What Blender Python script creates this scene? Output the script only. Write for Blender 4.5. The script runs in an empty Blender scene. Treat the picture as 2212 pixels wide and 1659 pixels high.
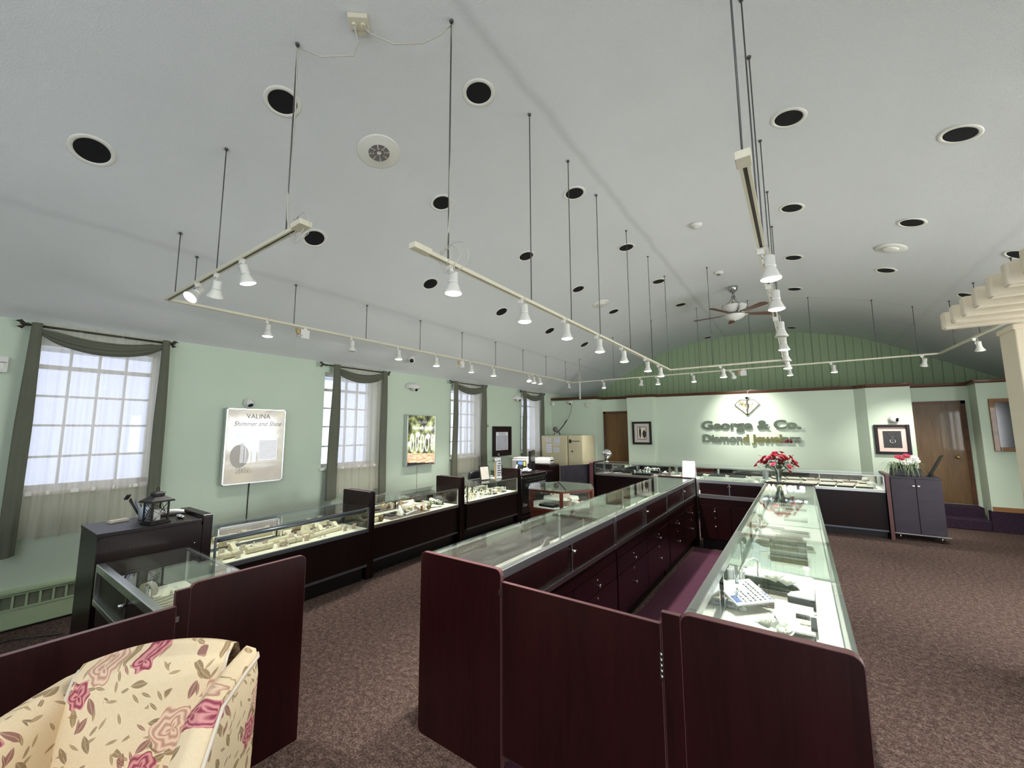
import bpy, bmesh, math, random
from mathutils import Vector, Matrix, Euler
random.seed(7)
S = bpy.context.scene
COL = S.collection
PI = math.pi
# ------------------------------------------------------------------ camera
F_PX, CX, CY, EYE = 873.35, 1106.0, 829.5, 1.65
RM = ((0.8169953512, 0.5766250242, -0.0047093021), (-0.0694131426, 0.0902346020, -0.9934986322), (-0.5724512309, 0.8120106514, 0.1137466054))
cam_d = bpy.data.cameras.new('camera')
cam = bpy.data.objects.new('camera', cam_d)
COL.objects.link(cam)
cam_d.sensor_width = 36.0
cam_d.lens = 36.0 * F_PX / 2212.0
cam_d.clip_start = 0.02
r, d, f = (Vector(v) for v in RM)
cam.matrix_world = Matrix(((r.x, -d.x, -f.x, 0), (r.y, -d.y, -f.y, 0), (r.z, -d.z, -f.z, EYE), (0, 0, 0, 1)))
S.camera = cam
# ------------------------------------------------------------------ world, daylight, exposure
W = bpy.data.worlds.new('world')
S.world = W
W.use_nodes = True
W.node_tree.nodes['Background'].inputs[0].default_value = (0.66, 0.73, 0.93, 1)
W.node_tree.nodes['Background'].inputs[1].default_value = 1.35
def area(name, loc, rot, sx, sy, watts, col):
    l = bpy.data.lights.new(name, 'AREA')
    l.shape = 'RECTANGLE'; l.size = sx; l.size_y = sy; l.energy = watts; l.color = col
    o = bpy.data.objects.new(name, l); COL.objects.link(o); o.location = loc; o.rotation_euler = rot
    return o
area('storefront_daylight', (1.75, -2.72, 1.45), (PI / 2, 0, 0), 2.7, 2.3, 62, (0.97, 0.98, 1.0))      # behind the camera, outside the shop window
area('added_ceiling_fill', (-1.0, -2.72, 2.95), (PI / 2, 0, 0), 4.6, 1.2, 18, (0.96, 0.98, 1.0))   # unseen fill light added behind the camera to brighten the ceiling
area('side_window_daylight', (3.75, 4.9, 1.6), (PI / 2, 0, PI / 2), 3.6, 1.3, 215, (0.95, 0.98, 1.0))    # outside the right-hand window
SPOT_W, SPOT_COL = 104.0, (1.0, 0.965, 0.92)
S.view_settings.view_transform = 'Standard'
S.view_settings.look = 'None'
S.view_settings.exposure = 0.76
S.view_settings.gamma = 1.0
S.view_settings.use_curve_mapping = False
S.cycles.max_bounces = 9
S.cycles.diffuse_bounces = 4
S.cycles.transparent_max_bounces = 24
S.cycles.sample_clamp_indirect = 6.0
# ------------------------------------------------------------------ helpers: pixel ray onto a plane of the room
def ray(px, py):
    v = Vector(((px - CX) / F_PX, (py - CY) / F_PX, 1.0))
    return Vector(sum(RM[i][k] * v[i] for i in range(3)) for k in range(3))
def onz(px, py, z):
    q = ray(px, py); t = (z - EYE) / q.z; return Vector((q.x * t, q.y * t, z))
def onx(px, py, x):
    q = ray(px, py); t = x / q.x; return Vector((x, q.y * t, EYE + q.z * t))
def ony(px, py, y):
    q = ray(px, py); t = y / q.y; return Vector((q.x * t, y, EYE + q.z * t))
# ------------------------------------------------------------------ helpers: meshes
class MB:
    def __init__(s): s.v = []; s.f = []; s.s = []; s.uv = None
    def add(s, vs, fs, sm=False):
        n = len(s.v); s.v += [Vector(v) for v in vs]
        s.f += [tuple(i + n for i in q) for q in fs]; s.s += [sm] * len(fs); return s
    def box(s, a, b):
        x0, y0, z0 = a; x1, y1, z1 = b
        x0, x1 = min(x0, x1), max(x0, x1); y0, y1 = min(y0, y1), max(y0, y1); z0, z1 = min(z0, z1), max(z0, z1)
        return s.add([(x0, y0, z0), (x1, y0, z0), (x1, y1, z0), (x0, y1, z0), (x0, y0, z1), (x1, y0, z1), (x1, y1, z1), (x0, y1, z1)],
                     [(0, 3, 2, 1), (4, 5, 6, 7), (0, 1, 5, 4), (1, 2, 6, 5), (2, 3, 7, 6), (3, 0, 4, 7)])
    def cyl(s, p, q, r0, r1=None, n=12, cap=True, sm=True):
        p = Vector(p); q = Vector(q); r1 = r0 if r1 is None else r1
        w = (q - p).normalized(); u = w.orthogonal().normalized(); t = w.cross(u)
        vs = []
        for c, rr in ((p, r0), (q, r1)):
            for i in range(n):
                a = 2 * PI * i / n; vs.append(c + (u * math.cos(a) + t * math.sin(a)) * rr)
        s.add(vs, [(i, (i + 1) % n, n + (i + 1) % n, n + i) for i in range(n)], sm)
        if cap: s.add(vs, [tuple(range(n - 1, -1, -1)), tuple(range(n, 2 * n))])
        return s
    def lathe(s, prof, n=16, o=(0, 0, 0), sm=True, m=None):
        o = Vector(o); vs = []
        for rr, z in prof:
            for i in range(n):
                a = 2 * PI * i / n; vs.append(Vector((rr * math.cos(a), rr * math.sin(a), z)))
        if m is not None: vs = [m @ v for v in vs]
        vs = [v + o for v in vs]
        fs = [(k * n + i, k * n + (i + 1) % n, (k + 1) * n + (i + 1) % n, (k + 1) * n + i) for k in range(len(prof) - 1) for i in range(n)]
        s.add(vs, fs, sm)
        if prof[0][0] > 1e-4: s.add(vs[:n], [tuple(range(n - 1, -1, -1))])
        if prof[-1][0] > 1e-4: s.add(vs[-n:], [tuple(range(n))])
        return s
    def tube(s, pts, r, n=6, closed=False):
        pts = [Vector(p) for p in pts]; vs = []; k = len(pts)
        rr = r if isinstance(r, (list, tuple)) else [r] * k
        u = None
        for i, p in enumerate(pts):
            a = pts[i - 1] if (i > 0 or closed) else p; b = pts[(i + 1) % k] if (i < k - 1 or closed) else p
            w = (b - a).normalized() if (b - a).length > 1e-9 else Vector((0, 0, 1))
            if u is None: u = w.orthogonal().normalized()
            u = (u - w * u.dot(w)); u = u.normalized() if u.length > 1e-6 else w.orthogonal().normalized()
            t = w.cross(u)
            for j in range(n):
                g = 2 * PI * j / n; vs.append(p + (u * math.cos(g) + t * math.sin(g)) * rr[i])
        m = k if closed else k - 1
        s.add(vs, [(i * n + j, i * n + (j + 1) % n, ((i + 1) % k) * n + (j + 1) % n, ((i + 1) % k) * n + j) for i in range(m) for j in range(n)], True)
        if not closed: s.add(vs, [tuple(range(n - 1, -1, -1)), tuple(range((k - 1) * n, k * n))])
        return s
    def prism(s, poly, axis, lo, hi):
        mk = {'x': lambda p, h: (h, p[0], p[1]), 'y': lambda p, h: (p[0], h, p[1]), 'z': lambda p, h: (p[0], p[1], h)}[axis]
        n = len(poly); vs = [mk(p, lo) for p in poly] + [mk(p, hi) for p in poly]
        fs = [tuple(range(n - 1, -1, -1)), tuple(range(n, 2 * n))] + [(i, (i + 1) % n, n + (i + 1) % n, n + i) for i in range(n)]
        return s.add(vs, fs)
    def ball(s, c, rad, n=10, m=6, sq=(1, 1, 1)):
        c = Vector(c); vs = []; 
        for k in range(m + 1):
            t = PI * k / m
            for i in range(n):
                a = 2 * PI * i / n
                vs.append(c + Vector((rad * math.sin(t) * math.cos(a) * sq[0], rad * math.sin(t) * math.sin(a) * sq[1], rad * math.cos(t) * sq[2])))
        return s.add(vs, [(k * n + i, (k + 1) * n + i, (k + 1) * n + (i + 1) % n, k * n + (i + 1) % n) for k in range(m) for i in range(n)], True)
    def grid(s, fn, nu, nv, sm=True, thick=0.0):
        vs = [Vector(fn(i / nu, j / nv)) for j in range(nv + 1) for i in range(nu + 1)]
        fs = [(j * (nu + 1) + i, j * (nu + 1) + i + 1, (j + 1) * (nu + 1) + i + 1, (j + 1) * (nu + 1) + i) for j in range(nv) for i in range(nu)]
        return s.add(vs, fs, sm)
    def xf(s, m): s.v = [m @ v for v in s.v]; return s
    def build(s, name, mat=None, parent=None, loc=None, bevel=0.0, seg=2, solid=0.0):
        me = bpy.data.meshes.new(name)
        me.from_pydata([tuple(v) for v in s.v], [], s.f)
        for p, g in zip(me.polygons, s.s): p.use_smooth = g
        bm = bmesh.new(); bm.from_mesh(me); bmesh.ops.remove_doubles(bm, verts=bm.verts, dist=1e-5); bmesh.ops.recalc_face_normals(bm, faces=bm.faces)
        bm.to_mesh(me); bm.free()
        if mat: me.materials.append(mat)
        o = bpy.data.objects.new(name, me); COL.objects.link(o)
        if parent is not None: o.parent = parent
        if loc is not None: o.location = loc
        if solid:
            k = o.modifiers.new('thickness', 'SOLIDIFY'); k.thickness = solid; k.offset = 0
        if bevel:
            k = o.modifiers.new('bevel', 'BEVEL'); k.width = bevel; k.segments = seg; k.limit_method = 'ANGLE'; k.angle_limit = 0.6
        return o
def tag(o, label, cat, group=None):
    o['label'] = label; o['category'] = cat
    if group: o['group'] = group
    return o
def thing(name, label, cat, loc=(0, 0, 0), rz=0.0, group=None):
    o = bpy.data.objects.new(name, None); COL.objects.link(o); o.empty_display_size = 0.1
    o.location = loc; o.rotation_euler = (0, 0, rz)
    return tag(o, label, cat, group)
def struct(o): o['kind'] = 'structure'; return o
def dup(root, loc=None, rz=None, label=None, group=None):
    def cp(o, parent):
        c = o.copy(); COL.objects.link(c)
        if parent is not None: c.parent = parent
        for ch in o.children: cp(ch, c)
        return c
    c = cp(root, None)
    if loc is not None: c.location = loc
    if rz is not None: c.rotation_euler = (0, 0, rz)
    if label: c['label'] = label
    if group: c['group'] = group
    return c
def bx(name, a, b, mat, parent=None, bevel=0.0, loc=None): return MB().box(a, b).build(name, mat, parent, loc, bevel)
def rrect(w0, h0, w1, h1, rad, corners='1111', n=4):
    """rounded rectangle outline from (w0,h0) to (w1,h1); corners order: bl, br, tr, tl"""
    out = []
    for k, (cx, cy, a0) in enumerate(((w0 + rad, h0 + rad, PI), (w1 - rad, h0 + rad, 1.5 * PI), (w1 - rad, h1 - rad, 0), (w0 + rad, h1 - rad, 0.5 * PI))):
        if corners[k] == '1':
            out += [(cx + rad * math.cos(a0 + 0.5 * PI * i / n), cy + rad * math.sin(a0 + 0.5 * PI * i / n)) for i in range(n + 1)]
        else:
            out.append(((w0, h0), (w1, h0), (w1, h1), (w0, h1))[k])
    return out
ORD = ['first', 'second', 'third', 'fourth', 'fifth', 'sixth', 'seventh', 'eighth', 'ninth', 'tenth', 'eleventh', 'twelfth', 'thirteenth', 'fourteenth']
# ------------------------------------------------------------------ materials
def srgb(r, g, b):
    h = lambda c: (c / 255 / 12.92) if c / 255 <= 0.04045 else ((c / 255 + 0.055) / 1.055) ** 2.4
    return (h(r), h(g), h(b), 1)
class NT:
    def __init__(s, name):
        s.m = bpy.data.materials.new(name); s.m.use_nodes = True; s.t = s.m.node_tree; s.t.nodes.clear()
        s.out = s.n('ShaderNodeOutputMaterial')
    def n(s, typ, ins=None, **kw):
        o = s.t.nodes.new(typ)
        for k, v in kw.items(): setattr(o, k, v)
        for k, v in (ins or {}).items(): s.set(o, k, v)
        return o
    def set(s, o, k, v):
        i = o.inputs[k]
        if isinstance(v, bpy.types.NodeSocket): s.t.links.new(v, i)
        else: i.default_value = v
    def fin(s, sh): s.t.links.new(sh, s.out.inputs['Surface']); return s.m
    def math(s, op, a, b=0.0, c=0.0):
        o = s.n('ShaderNodeMath', operation=op); s.set(o, 0, a); s.set(o, 1, b); s.set(o, 2, c); return o.outputs[0]
    def mix(s, fac, a, b, mode='MIX'):
        o = s.n('ShaderNodeMix', data_type='RGBA', blend_type=mode); s.set(o, 0, fac); s.set(o, 6, a); s.set(o, 7, b); return o.outputs[2]
    def ramp(s, fac, stops):
        o = s.n('ShaderNodeValToRGB'); e = o.color_ramp.elements
        e[0].position, e[0].color = stops[0]; e[1].position, e[1].color = stops[-1]
        for p, c in stops[1:-1]:
            q = e.new(p); q.color = c
        s.set(o, 'Fac', fac); return o.outputs[0]
    def noise(s, vec, scale, detail=3, rough=0.55):
        return s.n('ShaderNodeTexNoise', {'Vector': vec, 'Scale': scale, 'Detail': detail, 'Roughness': rough})
    def coord(s, which='Object', scale=None):
        o = s.n('ShaderNodeTexCoord').outputs[which]
        if scale is not None: o = s.n('ShaderNodeMapping', {'Vector': o, 'Scale': scale}).outputs[0]
        return o
    def bump(s, h, dist, strength=1.0): return s.n('ShaderNodeBump', {'Height': h, 'Distance': dist, 'Strength': strength}).outputs[0]
    def pbr(s, col, rough=0.5, metal=0.0, spec=0.5, normal=None, coat=0.0, emit=None, estr=0.0):
        o = s.n('ShaderNodeBsdfPrincipled', {'Base Color': col, 'Roughness': rough, 'Metallic': metal, 'Specular IOR Level': spec, 'Coat Weight': coat})
        if normal is not None: s.set(o, 'Normal', normal)
        if emit is not None: s.set(o, 'Emission Color', emit); s.set(o, 'Emission Strength', estr)
        return o.outputs[0]
def plain(name, col, rough=0.5, metal=0.0, spec=0.5, var=0.06, vs=14.0, bump=0.0, coat=0.0):
    t = NT(name); c = t.coord()
    n = t.noise(c, vs, 3).outputs[0]
    dk = tuple(x * (1 - var) for x in col[:3]) + (1,); lt = tuple(min(1, x * (1 + var)) for x in col[:3]) + (1,)
    k = t.mix(n, dk, lt)
    return t.fin(t.pbr(k, rough, metal, spec, t.bump(n, bump) if bump else None, coat))
def glow(name, col, st):
    t = NT(name); return t.fin(t.n('ShaderNodeEmission', {'Color': col, 'Strength': st}).outputs[0])
def wood(name, c0, c1, axis='Z', rough=0.35, scale=7.0, coat=0.15, spec=0.28):
    t = NT(name); sc = {'Z': (1, 1, 0.09), 'X': (0.09, 1, 1), 'Y': (1, 0.09, 1)}[axis]
    c = t.coord('Object', sc)
    w = t.noise(c, scale, 5, 0.62).outputs[0]
    g = t.noise(c, scale * 9, 2).outputs[0]
    k = t.math('MULTIPLY_ADD', g, 0.35, t.math('MULTIPLY', w, 0.8))
    return t.fin(t.pbr(t.ramp(k, [(0.32, c0), (0.72, c1)]), rough, 0, spec, t.bump(g, 0.0006), coat))
def glass(name, tint, refl=1.0, rough=0.0, base=0.0):
    t = NT(name)
    bf = t.n('ShaderNodeNewGeometry').outputs['Backfacing']            # same reflectance from either face of the thin pane
    fr = t.n('ShaderNodeFresnel', {'IOR': t.math('MULTIPLY_ADD', bf, -0.8333, 1.5)}).outputs[0]
    fr = t.math('MULTIPLY_ADD', fr, refl, base)
    a = t.n('ShaderNodeBsdfTransparent', {'Color': tint}).outputs[0]
    b = t.n('ShaderNodeBsdfGlossy', {'Color': (1, 1, 1, 1), 'Roughness': rough}).outputs[0]
    m = t.n('ShaderNodeMixShader'); t.set(m, 0, fr); t.set(m, 1, a); t.set(m, 2, b)
    return t.fin(m.outputs[0])
def sheer(name, col, see):
    t = NT(name); c = t.coord('Object', (1, 1, 0.03))
    n = t.noise(c, 60, 2).outputs[0]
    k = t.mix(n, tuple(x * 0.86 for x in col[:3]) + (1,), col)
    a = t.n('ShaderNodeBsdfTranslucent', {'Color': k}).outputs[0]; b = t.n('ShaderNodeBsdfDiffuse', {'Color': k}).outputs[0]
    tr = t.n('ShaderNodeBsdfTransparent', {'Color': (1, 1, 1, 1)}).outputs[0]
    m = t.n('ShaderNodeMixShader'); t.set(m, 0, 0.45); t.set(m, 1, a); t.set(m, 2, b)
    q = t.n('ShaderNodeMixShader'); t.set(q, 0, see); t.set(q, 1, m.outputs[0]); t.set(q, 2, tr)
    return t.fin(q.outputs[0])
def wall_mat(name, col, grooves=None):
    t = NT(name); c = t.coord()
    n = t.noise(c, 260, 2).outputs[0]; b = t.noise(c, 1.3, 3).outputs[0]
    k = t.mix(b, tuple(x * 0.95 for x in col[:3]) + (1,), tuple(min(1, x * 1.04) for x in col[:3]) + (1,))
    return t.fin(t.pbr(k, 0.62, 0, 0.3, t.bump(n, 0.0015)))
M = {}
GREEN = srgb(197, 211, 190)
M['wall'] = wall_mat('green_wall_paint', GREEN)
def gable_mat():
    t = NT('green_grooved_boards'); c = t.coord()
    x = t.n('ShaderNodeSeparateXYZ', {'Vector': c}).outputs[0]
    fr = t.math('FRACT', t.math('MULTIPLY', x, 6.4))
    d = t.math('ABSOLUTE', t.math('SUBTRACT', fr, 0.5))
    g = t.math('SMOOTH_MIN', t.math('MULTIPLY', d, 14.0), 1.0, 0.2)
    k = t.mix(g, srgb(140, 158, 124), srgb(166, 186, 150))
    return t.fin(t.pbr(k, 0.6, 0, 0.3, t.bump(g, 0.006)))
M['gable'] = gable_mat()
def ceil_mat():
    t = NT('stippled_ceiling_paint'); c = t.coord()
    n = t.noise(c, 130, 3, 0.7).outputs[0]; b = t.noise(c, 0.7, 3).outputs[0]
    xyz = t.n('ShaderNodeSeparateXYZ', {'Vector': c})
    w = t.noise(c, 2.2, 3).outputs[0]
    base = t.mix(b, srgb(226, 227, 227), srgb(236, 237, 237))
    base = t.mix(t.math('MULTIPLY', n, 0.22), base, srgb(150, 152, 150))
    def streak(x0, wd, amt):                      # soft grey lines on the ceiling above the tracks
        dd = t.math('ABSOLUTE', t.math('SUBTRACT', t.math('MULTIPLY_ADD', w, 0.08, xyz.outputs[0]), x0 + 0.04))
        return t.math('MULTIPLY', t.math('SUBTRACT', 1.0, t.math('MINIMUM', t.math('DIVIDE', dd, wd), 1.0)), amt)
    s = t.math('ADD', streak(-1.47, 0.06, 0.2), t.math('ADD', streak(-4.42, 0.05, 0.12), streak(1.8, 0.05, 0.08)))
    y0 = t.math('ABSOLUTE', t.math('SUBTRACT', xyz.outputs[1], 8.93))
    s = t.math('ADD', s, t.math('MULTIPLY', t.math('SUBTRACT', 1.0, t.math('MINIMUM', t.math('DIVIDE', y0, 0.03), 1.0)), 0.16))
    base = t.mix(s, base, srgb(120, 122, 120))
    return t.fin(t.pbr(base, 0.8, 0, 0.2, t.bump(n, 0.004)))
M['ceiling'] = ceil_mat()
def carpet(name, c0, c1, c2, sc):
    t = NT(name); c = t.coord()
    n = t.noise(c, sc, 2, 0.7).outputs[0]; b = t.noise(c, sc * 0.3, 2).outputs[0]; z = t.noise(c, 0.9, 2).outputs[0]
    k = t.math('MULTIPLY_ADD', b, 0.35, t.math('MULTIPLY', n, 0.65))
    col = t.ramp(k, [(0.36, c0), (0.5, c1), (0.64, c2)])
    col = t.mix(t.math('MULTIPLY', z, 0.3), col, srgb(62, 46, 42))
    return t.fin(t.pbr(col, 0.95, 0, 0.1, t.bump(n, 0.008)))
M['carpet'] = carpet('brown_loop_carpet', srgb(36, 28, 24), srgb(74, 60, 54), srgb(112, 97, 88), 95)
M['purple'] = carpet('plum_carpet', srgb(60, 32, 46), srgb(68, 38, 53), srgb(78, 46, 62), 160)
M['riser'] = carpet('violet_riser_carpet', srgb(40, 29, 42), srgb(50, 37, 53), srgb(62, 46, 64), 120)
M['wood'] = wood('mahogany_laminate', srgb(24, 5, 6), srgb(42, 11, 12), coat=0.0)
M['wood_dark'] = wood('dark_mahogany_laminate', srgb(15, 5, 6), srgb(27, 9, 10), coat=0.0)
M['edge'] = plain('mahogany_edge_band', srgb(96, 62, 62), 0.35)
M['cherry'] = wood('cherry_case_wood', srgb(62, 26, 18), srgb(92, 40, 26), 'Z', 0.4)
M['door'] = wood('brown_door_veneer', srgb(66, 48, 26), srgb(112, 84, 48), 'Z', 0.4, 4.0)
M['trimwood'] = wood('brown_trim_wood', srgb(58, 34, 20), srgb(92, 58, 36), 'X', 0.4)
M['frame_oak'] = wood('oak_frame_wood', srgb(104, 72, 42), srgb(140, 100, 62), 'X', 0.45)
M['alu'] = plain('brushed_aluminium', (0.62, 0.63, 0.62, 1), 0.28, 1.0, var=0.05, vs=30)
M['alu_grey'] = plain('grey_anodised_rail', srgb(120, 124, 132), 0.35, 0.85, var=0.05, vs=30)
M['chrome'] = plain('polished_chrome', (0.85, 0.85, 0.84, 1), 0.08, 1.0, var=0.02)
M['nickel'] = plain('brushed_nickel', (0.5, 0.49, 0.47, 1), 0.25, 1.0, var=0.04)
M['brass'] = plain('polished_brass', (0.8, 0.62, 0.3, 1), 0.2, 1.0, var=0.04)
M['gold'] = plain('gold_mirror_acrylic', (0.86, 0.74, 0.42, 1), 0.05, 1.0, var=0.03)
M['silver'] = plain('silver_mirror_acrylic', (0.7, 0.7, 0.68, 1), 0.03, 1.0, var=0.03)
M['iron'] = plain('blackened_metal', srgb(36, 32, 30), 0.5, 0.4)
M['bronze'] = plain('dark_bronze_metal', srgb(70, 66, 58), 0.45, 0.6)
M['white'] = plain('white_enamel', srgb(228, 226, 216), 0.35, var=0.03)
M['ivory'] = plain('ivory_enamel', srgb(214, 208, 184), 0.4, var=0.04)
M['plastic_w'] = plain('white_plastic', srgb(222, 220, 214), 0.4, var=0.03)
M['paper'] = plain('white_paper', srgb(228, 228, 232), 0.7, var=0.03)
M['card'] = plain('cream_card', srgb(226, 214, 196), 0.7, var=0.04)
M['pinkcard'] = plain('pinkish_card', srgb(216, 192, 176), 0.7, var=0.05)
M['cream'] = plain('cream_leatherette', srgb(222, 210, 180), 0.55, var=0.05)
M['deck'] = plain('ivory_deck_fabric', srgb(224, 218, 198), 0.85, var=0.05, vs=120)
M['deck_w'] = plain('white_deck_fabric', srgb(222, 220, 210), 0.85, var=0.05, vs=120)
M['deck_g'] = plain('grey_deck_fabric', srgb(150, 144, 134), 0.85, var=0.08, vs=120)
M['taupe'] = plain('taupe_tray_fabric', srgb(98, 84, 78), 0.85, var=0.08, vs=90)
M['charcoal'] = plain('charcoal_pad', srgb(48, 47, 48), 0.7, var=0.08)
M['black'] = plain('black_plastic', srgb(20, 20, 21), 0.4, var=0.1)
M['hole'] = plain('black_can_interior', srgb(5, 5, 5), 0.9, var=0.1)
M['screen'] = plain('dark_screen_glass', srgb(12, 14, 18), 0.15, var=0.05)
M['rod'] = plain('dark_steel_rod', srgb(92, 92, 90), 0.45, 0.5)
M['scarf'] = plain('olive_grey_curtain', srgb(98, 100, 84), 0.9, var=0.12, vs=5)
M['tan'] = plain('tan_lamp_enamel', srgb(190, 160, 112), 0.45, var=0.05)
M['safe'] = plain('cream_safe_paint', srgb(212, 202, 166), 0.5, var=0.06, vs=3)
M['heater'] = plain('green_heater_paint', srgb(172, 190, 152), 0.55, var=0.04)
M['fin'] = plain('heater_fin_shadow', srgb(112, 118, 96), 0.7, var=0.15, vs=40)
M['pergola'] = plain('cream_beam_paint', srgb(232, 220, 196), 0.6, var=0.04, vs=6)
M['mat_pink'] = plain('pale_pink_mat', srgb(214, 188, 176), 0.7)
M['mat_grey'] = plain('pale_grey_mat', srgb(196, 190, 178), 0.7)
M['walnut'] = wood('fan_blade_walnut', srgb(66, 38, 26), srgb(104, 62, 44), 'X', 0.4)
M['frost'] = plain('frosted_bowl_glass', srgb(226, 224, 216), 0.3, var=0.08, vs=20)
M['glass'] = glass('clear_case_glass', (0.955, 0.985, 0.97, 1), 1.0)
M['glass_edge'] = glass('green_glass_edge', (0.62, 0.8, 0.7, 1), 1.0, 0.05)
M['pane'] = glass('window_pane_glass', (0.97, 0.98, 1.0, 1), 0.8)
M['crystal'] = glass('cut_crystal', (0.86, 0.9, 0.9, 1), 1.2, 0.02, 0.06)
M['sheer'] = sheer('ivory_sheer_voile', srgb(236, 228, 216), 0.36)
M['bulb'] = glow('lit_lamp_face', (1.0, 0.97, 0.9, 1), 14.0)
M['bulb_off'] = plain('unlit_lamp_lens', srgb(168, 164, 150), 0.2, 0.2)
M['red'] = plain('red_petal', srgb(150, 22, 38), 0.6, var=0.3, vs=60)
M['pinkpetal'] = plain('pink_petal', srgb(206, 78, 104), 0.6, var=0.2, vs=60)
M['whitepetal'] = plain('white_petal', srgb(236, 236, 226), 0.6, var=0.06, vs=60)
M['leaf'] = plain('dark_green_leaf', srgb(44, 60, 34), 0.5, var=0.3, vs=40)
M['blade'] = plain('grey_green_blade', srgb(112, 128, 92), 0.5, var=0.3, vs=30)
M['blue'] = plain('blue_print', srgb(74, 96, 156), 0.6)
M['amber'] = plain('amber_block', srgb(164, 112, 44), 0.3)
M['stone'] = plain('brown_stone_ball', srgb(112, 96, 70), 0.6, var=0.4, vs=60)
M['ink'] = plain('dark_ink', srgb(52, 50, 52), 0.6)
M['inkgrey'] = plain('grey_ink', srgb(118, 112, 108), 0.6)
M['vinyl'] = plain('black_banner_vinyl', srgb(16, 16, 18), 0.35)
M['gatelam'] = wood('blue_black_laminate', srgb(44, 40, 48), srgb(62, 56, 64), 'X', 0.45)
M['cord_w'] = plain('white_cord', srgb(190, 186, 172), 0.5)
M['cord_b'] = plain('dark_cord', srgb(34, 34, 34), 0.5)
M['mirror'] = plain('mirror_silver', (0.9, 0.9, 0.9, 1), 0.03, 1.0, var=0.01)
M['skyblue'] = plain('print_blue_screen', srgb(110, 150, 200), 0.4)
M['yellow'] = plain('yellow_note', srgb(222, 216, 110), 0.6)
# ================================================================== THE SETTING
PROF = [(-5.9, 2.43), (-5.55, 2.645), (-5.36, 2.735), (-4.92, 2.98), (-4.52, 3.212), (-3.82, 3.595), (-3.3, 3.826), (-2.76, 3.99), (-2.26, 4.09), (-1.66, 4.148), (-1.1, 4.162),
        (-0.58, 4.138), (-0.08, 4.078), (0.39, 3.993), (0.83, 3.89), (1.24, 3.764), (1.63, 3.592), (2.0, 3.398), (2.35, 3.203), (2.68, 3.018), (3.0, 2.841), (3.3, 2.682), (3.45, 2.6), (3.8, 2.4)]
def ceil_z(x):
    for (a, za), (b, zb) in zip(PROF, PROF[1:]):
        if a <= x <= b: return za + (zb - za) * (x - a) / (b - a)
    return 2.5
def ceil_n(x):                                       # unit normal pointing down into the room
    s = (ceil_z(x + 0.15) - ceil_z(x - 0.15)) / 0.3
    return Vector((s, 0, -1)).normalized()
YN, YF, XL, XR = -2.6, 12.2, -5.55, 3.45
# finer, smoothed profile (Catmull-Rom)
FINE = []
for i in range(1, len(PROF) - 2):
    p0, p1, p2, p3 = (Vector(PROF[i + k]) for k in (-1, 0, 1, 2))
    for k in range(4):
        t = k / 4
        FINE.append(tuple(0.5 * (2 * p1 + (p2 - p0) * t + (2 * p0 - 5 * p1 + 4 * p2 - p3) * t * t + (3 * p1 - p0 - 3 * p2 + p3) * t ** 3)))
FINE.append(PROF[-2])
FINE = [PROF[0]] + FINE + [PROF[-1]]
# ceiling slab, with the holes for the recessed cans cut right through the lining
CANS = []
for ci, (x, y0, n) in enumerate([(-3.85, 0.45, 6), (-2.83, 1.21, 5), (-1.77, 2.1, 5), (0.1, 3.6, 4), (1.12, 4.16, 3), (1.97, 6.25, 2)]):
    for k in range(n): CANS.append((ci, k, x, y0 + 1.575 * k))
CANS += [(2, 5, -1.85, 11.88), (3, 4, 0.02, 11.62)]
def frame_at(x, y):                                   # matrix whose -Z points out of the ceiling into the room
    nrm = ceil_n(x); z = -nrm; yv = Vector((0, 1, 0)); xv = yv.cross(z).normalized()
    m = Matrix((xv, yv, z)).transposed().to_4x4(); m.translation = Vector((x, y, ceil_z(x))); return m
b = MB(); TOP = 0.3
nv = len(FINE)
vs = [(x, yy, z) for yy in (YN, YF + 0.1) for x, z in FINE] + [(x, yy, z + TOP) for yy in (YN, YF + 0.1) for x, z in FINE]
fs = []
for i in range(nv - 1):
    fs.append((i, i + 1, nv + i + 1, nv + i)); fs.append((2 * nv + i, 3 * nv + i, 3 * nv + i + 1, 2 * nv + i + 1))
    fs.append((i, 2 * nv + i, 2 * nv + i + 1, i + 1)); fs.append((nv + i, nv + i + 1, 3 * nv + i + 1, 3 * nv + i))
fs += [(0, nv, 3 * nv, 2 * nv), (nv - 1, 3 * nv - 1, 4 * nv - 1, 2 * nv - 1)]
b.add(vs, fs, True)
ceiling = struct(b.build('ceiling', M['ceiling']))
cut = MB()
for _, _, x, y in CANS:
    m = frame_at(x, y); cut.cyl(m @ Vector((0, 0, -0.05)), m @ Vector((0, 0, 0.2)), 0.094, n=24)
co = cut.build('can_cutter')
bo = ceiling.modifiers.new('holes', 'BOOLEAN'); bo.object = co; bo.operation = 'DIFFERENCE'; bo.solver = 'EXACT'
bpy.context.view_layer.update()
me = bpy.data.meshes.new_from_object(ceiling.evaluated_get(bpy.context.evaluated_depsgraph_get()))
ceiling.modifiers.clear(); ceiling.data = me; me.name = 'ceiling'
if hasattr(me, 'set_sharp_from_angle'): me.set_sharp_from_angle(angle=0.5)
bpy.data.objects.remove(co)
struct(bx('floor', (XL - 0.25, YN, -0.1), (XR + 0.25, YF, 0), M['carpet']))
struct(bx('floor_inlay', (-1.30, 1.76, 0.0), (-0.40, 6.30, 0.006), M['purple']))
WIN = [(0.45, 1.33), (3.18, 4.03), (5.79, 6.65), (8.26, 9.10)]
WZ0, WZ1 = 1.13, 2.50
b = MB(); xs0, xs1 = XL - 0.25, XL
b.box((xs0, YN, 0), (xs1, YF, WZ0)); b.box((xs0, YN, WZ1), (xs1, YF, 2.66))
ye = [YN] + [q for w in WIN for q in w] + [YF]
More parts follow.
